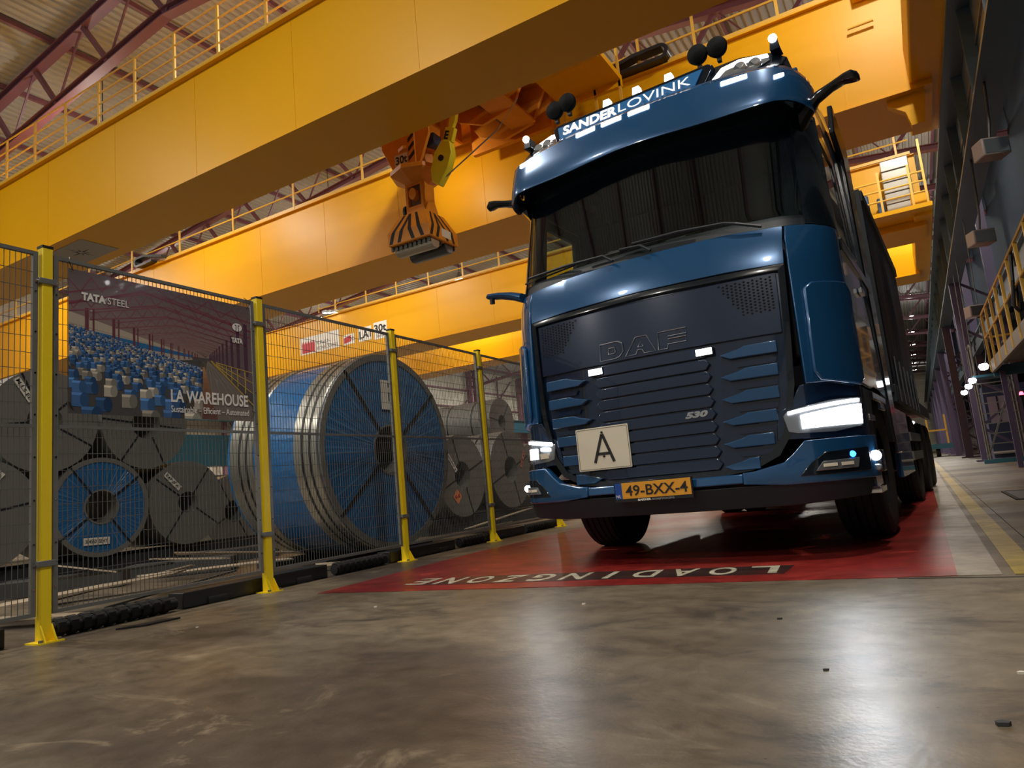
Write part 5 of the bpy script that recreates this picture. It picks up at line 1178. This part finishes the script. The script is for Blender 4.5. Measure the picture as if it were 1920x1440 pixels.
for x in (-0.62, 0.62):
    MB().box((x-0.27,1.30,1.55),(x+0.27,1.85,1.72)).build('seat_cushion', CURT, truck, bevel=0.05)
    MB().prism([(1.75,1.70),(1.92,1.70),(2.05,2.55),(1.95,2.62),(1.88,2.55)], lambda a, c, t: (x-0.25+t, a, c), 0.5).build('seat_back', CURT, truck, bevel=0.05)
    MB().prism([(1.90,2.62),(2.02,2.62),(2.06,2.84),(1.95,2.84)], lambda a, c, t: (x-0.13+t, a, c), 0.26).build('head_rest', CURT, truck, bevel=0.04)
m = MB(); m.tube([(0.62+0.22*math.cos(a*PI/12), 0.98+0.10*math.sin(a*PI/12), 2.18+0.20*math.sin(a*PI/12)) for a in range(24)], 0.014, 6, close=True); m.build('steering_wheel', mat('wheel_grey', (0.10,0.10,0.10), 0.4), truck, smooth=True)
MB().tube([(0.62,0.98,2.18),(0.62,0.80,2.02)], 0.03, 8).build('steering_column', INT, truck)
MB().box((0.10,0.42,2.26),(0.26,0.45,2.36)).build('toll_box', mat('toll_grey',(0.12,0.12,0.12),0.4), truck, bevel=0.004)
for s, ya, yb, cw in ((-1,0.50,0.56,0.07),(1,0.50,0.78,0.22)):      # gathered curtains beside the pillars
    pts = []; n = 22
    for k in range(n+1):
        t = k/n; pts.append((s*(1.13 - cw*t), ya + (yb-ya)*t + 0.018*(1 if k % 2 else -1)))
    m = MB(); vs = []
    for x, y in pts: vs += [(x, y, 2.20), (x - s*0.03, y+0.12, 3.02)]
    m.add(vs, [(2*k, 2*k+1, 2*k+3, 2*k+2) for k in range(n)]); m.build('curtain', CURT, truck, smooth=False)
# --- wheels, axle, chassis
def wheel(x, y, r=0.52, wd=0.315, parent=truck, s=1):
    m = MB(); pr = [(0.29,-wd/2+0.03),(r-0.06,-wd/2),(r-0.015,-wd/2+0.02)]
    for k in range(5):
        a = -wd/2+0.035+k*(wd-0.07)/5; b = a+(wd-0.07)/5-0.014; pr += [(r,a),(r,b),(r-0.014,b+0.002),(r-0.014,b+0.012)]
    pr += [(r-0.015,wd/2-0.02),(r-0.06,wd/2),(0.29,wd/2-0.03)]
    m.lathe(pr, (x,y,r), 'x', 48); t = m.build('tyre', RUB, parent, smooth=True)
    m = MB(); m.lathe([(0.29,-wd/2+0.03),(0.27,-wd/2+0.05),(0.25,-0.02*s),(0.12,-0.02*s),(0.12,0.10*s),(0.02,0.10*s),(0.001,0.10*s)], (x,y,r), 'x', 32); m.build('rim', mat('rim_alloy',(0.45,0.45,0.46),0.25,metal=0.9), parent, smooth=True)
    return t
for s in (-1, 1):
    wheel(s*1.06, 1.50, s=s, wd=0.345)
    wheel(s*1.09, 5.30, s=s, wd=0.28); wheel(s*0.78, 5.30, s=s, wd=0.28)
MB().box((-0.9,1.42,0.40),(0.9,1.58,0.56)).build('front_axle', PLASM, truck, bevel=0.02)
m = MB(); m.lathe([(0.10,-0.9),(0.12,-0.3),(0.24,-0.18),(0.27,0),(0.24,0.18),(0.12,0.3),(0.10,0.9)], (0.1,5.3,0.52), 'x', 20); m.build('rear_axle', PLASM, truck, smooth=True)
for s in (-1, 1): MB().box((s*0.38,0.3,0.62),(s*0.46,6.3,0.90)).build('chassis_rail', PLASM, truck)
MB().box((-0.5,0.3,0.42),(0.45,1.3,0.80)).build('sump_guard', PLASM, truck, bevel=0.04)
MB().box((-0.35,1.7,0.40),(0.35,2.6,1.05)).build('gearbox', PLASM, truck, bevel=0.05)
for s in (-1, 1): MB().box((s*0.62,2.8,0.42),(s*1.18,4.4,0.98)).build('fuel_tank', PLASM, truck, bevel=0.06)
MB().box((-0.8,4.6,1.05),(0.8,6.0,1.15)).build('fifth_wheel', PLASM, truck)

# ------------------------------------------------------------------ semi-trailer behind
trl = thing('semi_trailer', 'dark tarpaulin-sided semi-trailer coupled behind the truck', 'trailer', (-1.553, 4.637, 0), TY)
ny = 40; YE = 7.25; ZT_ = 3.32
for s in (-1, 1):
    m = MB(); vs = []
    for k in range(ny+1):
        y = 3.35 + (YE-3.35)*k/ny; w_ = 1.245 + 0.012*math.sin(k*1.9); vs += [(s*w_, y, 1.25), (s*(w_+0.01*math.sin(k*2.3)), y, 2.2), (s*1.24, y, ZT_-0.1)]
    fs = []
    for k in range(ny): fs += [(3*k,3*k+1,3*k+4,3*k+3),(3*k+1,3*k+2,3*k+5,3*k+4)]
    m.add(vs, fs).build('side_tarp', TARP, trl, smooth=True)
    MB().box((s*1.20,3.3,ZT_-0.12),(s*1.262,YE,ZT_)).build('roof_rail', PLASM, trl, bevel=0.008)
    MB().box((s*1.20,3.3,1.10),(s*1.262,9.6,1.28)).build('side_rave', PLASM, trl, bevel=0.008)
    for k in range(6): MB().box((s*1.258,3.7+0.6*k,1.12),(s*1.270,3.74+0.6*k,1.60)).build('tension_strap', CURT, trl)
    for k in range(2): MB().box((s*1.20,4.6+0.0*k,0.5+0.22*k),(s*1.235,6.4,0.6+0.22*k)).build('side_guard', STEELG, trl)
    for yy in (7.4, 8.75): wheel(s*1.05, yy, r=0.5, wd=0.36, parent=trl, s=s)
MB().box((-1.24,3.25,1.2),(1.24,3.35,ZT_)).build('front_wall', PLASM, trl); MB().box((-1.24,3.3,ZT_-0.03),(1.24,YE,ZT_)).build('roof_skin', TARP, trl); MB().box((-1.24,YE-0.05,1.2),(1.24,YE,ZT_)).build('rear_curtain', PLASM, trl)
MB().box((-1.2,3.4,1.16),(1.2,9.6,1.26)).build('load_floor', PLASM, trl)
for s in (-1, 1): MB().box((s*0.45,5.5,0.95),(s*0.55,9.5,1.16)).build('frame_rail', PLASM, trl)
for yy in (7.4, 8.75): MB().lathe([(0.06,-1.0),(0.06,1.0)], (0,yy,0.5), 'x', 12, cap=True).build('axle', PLASM, trl)
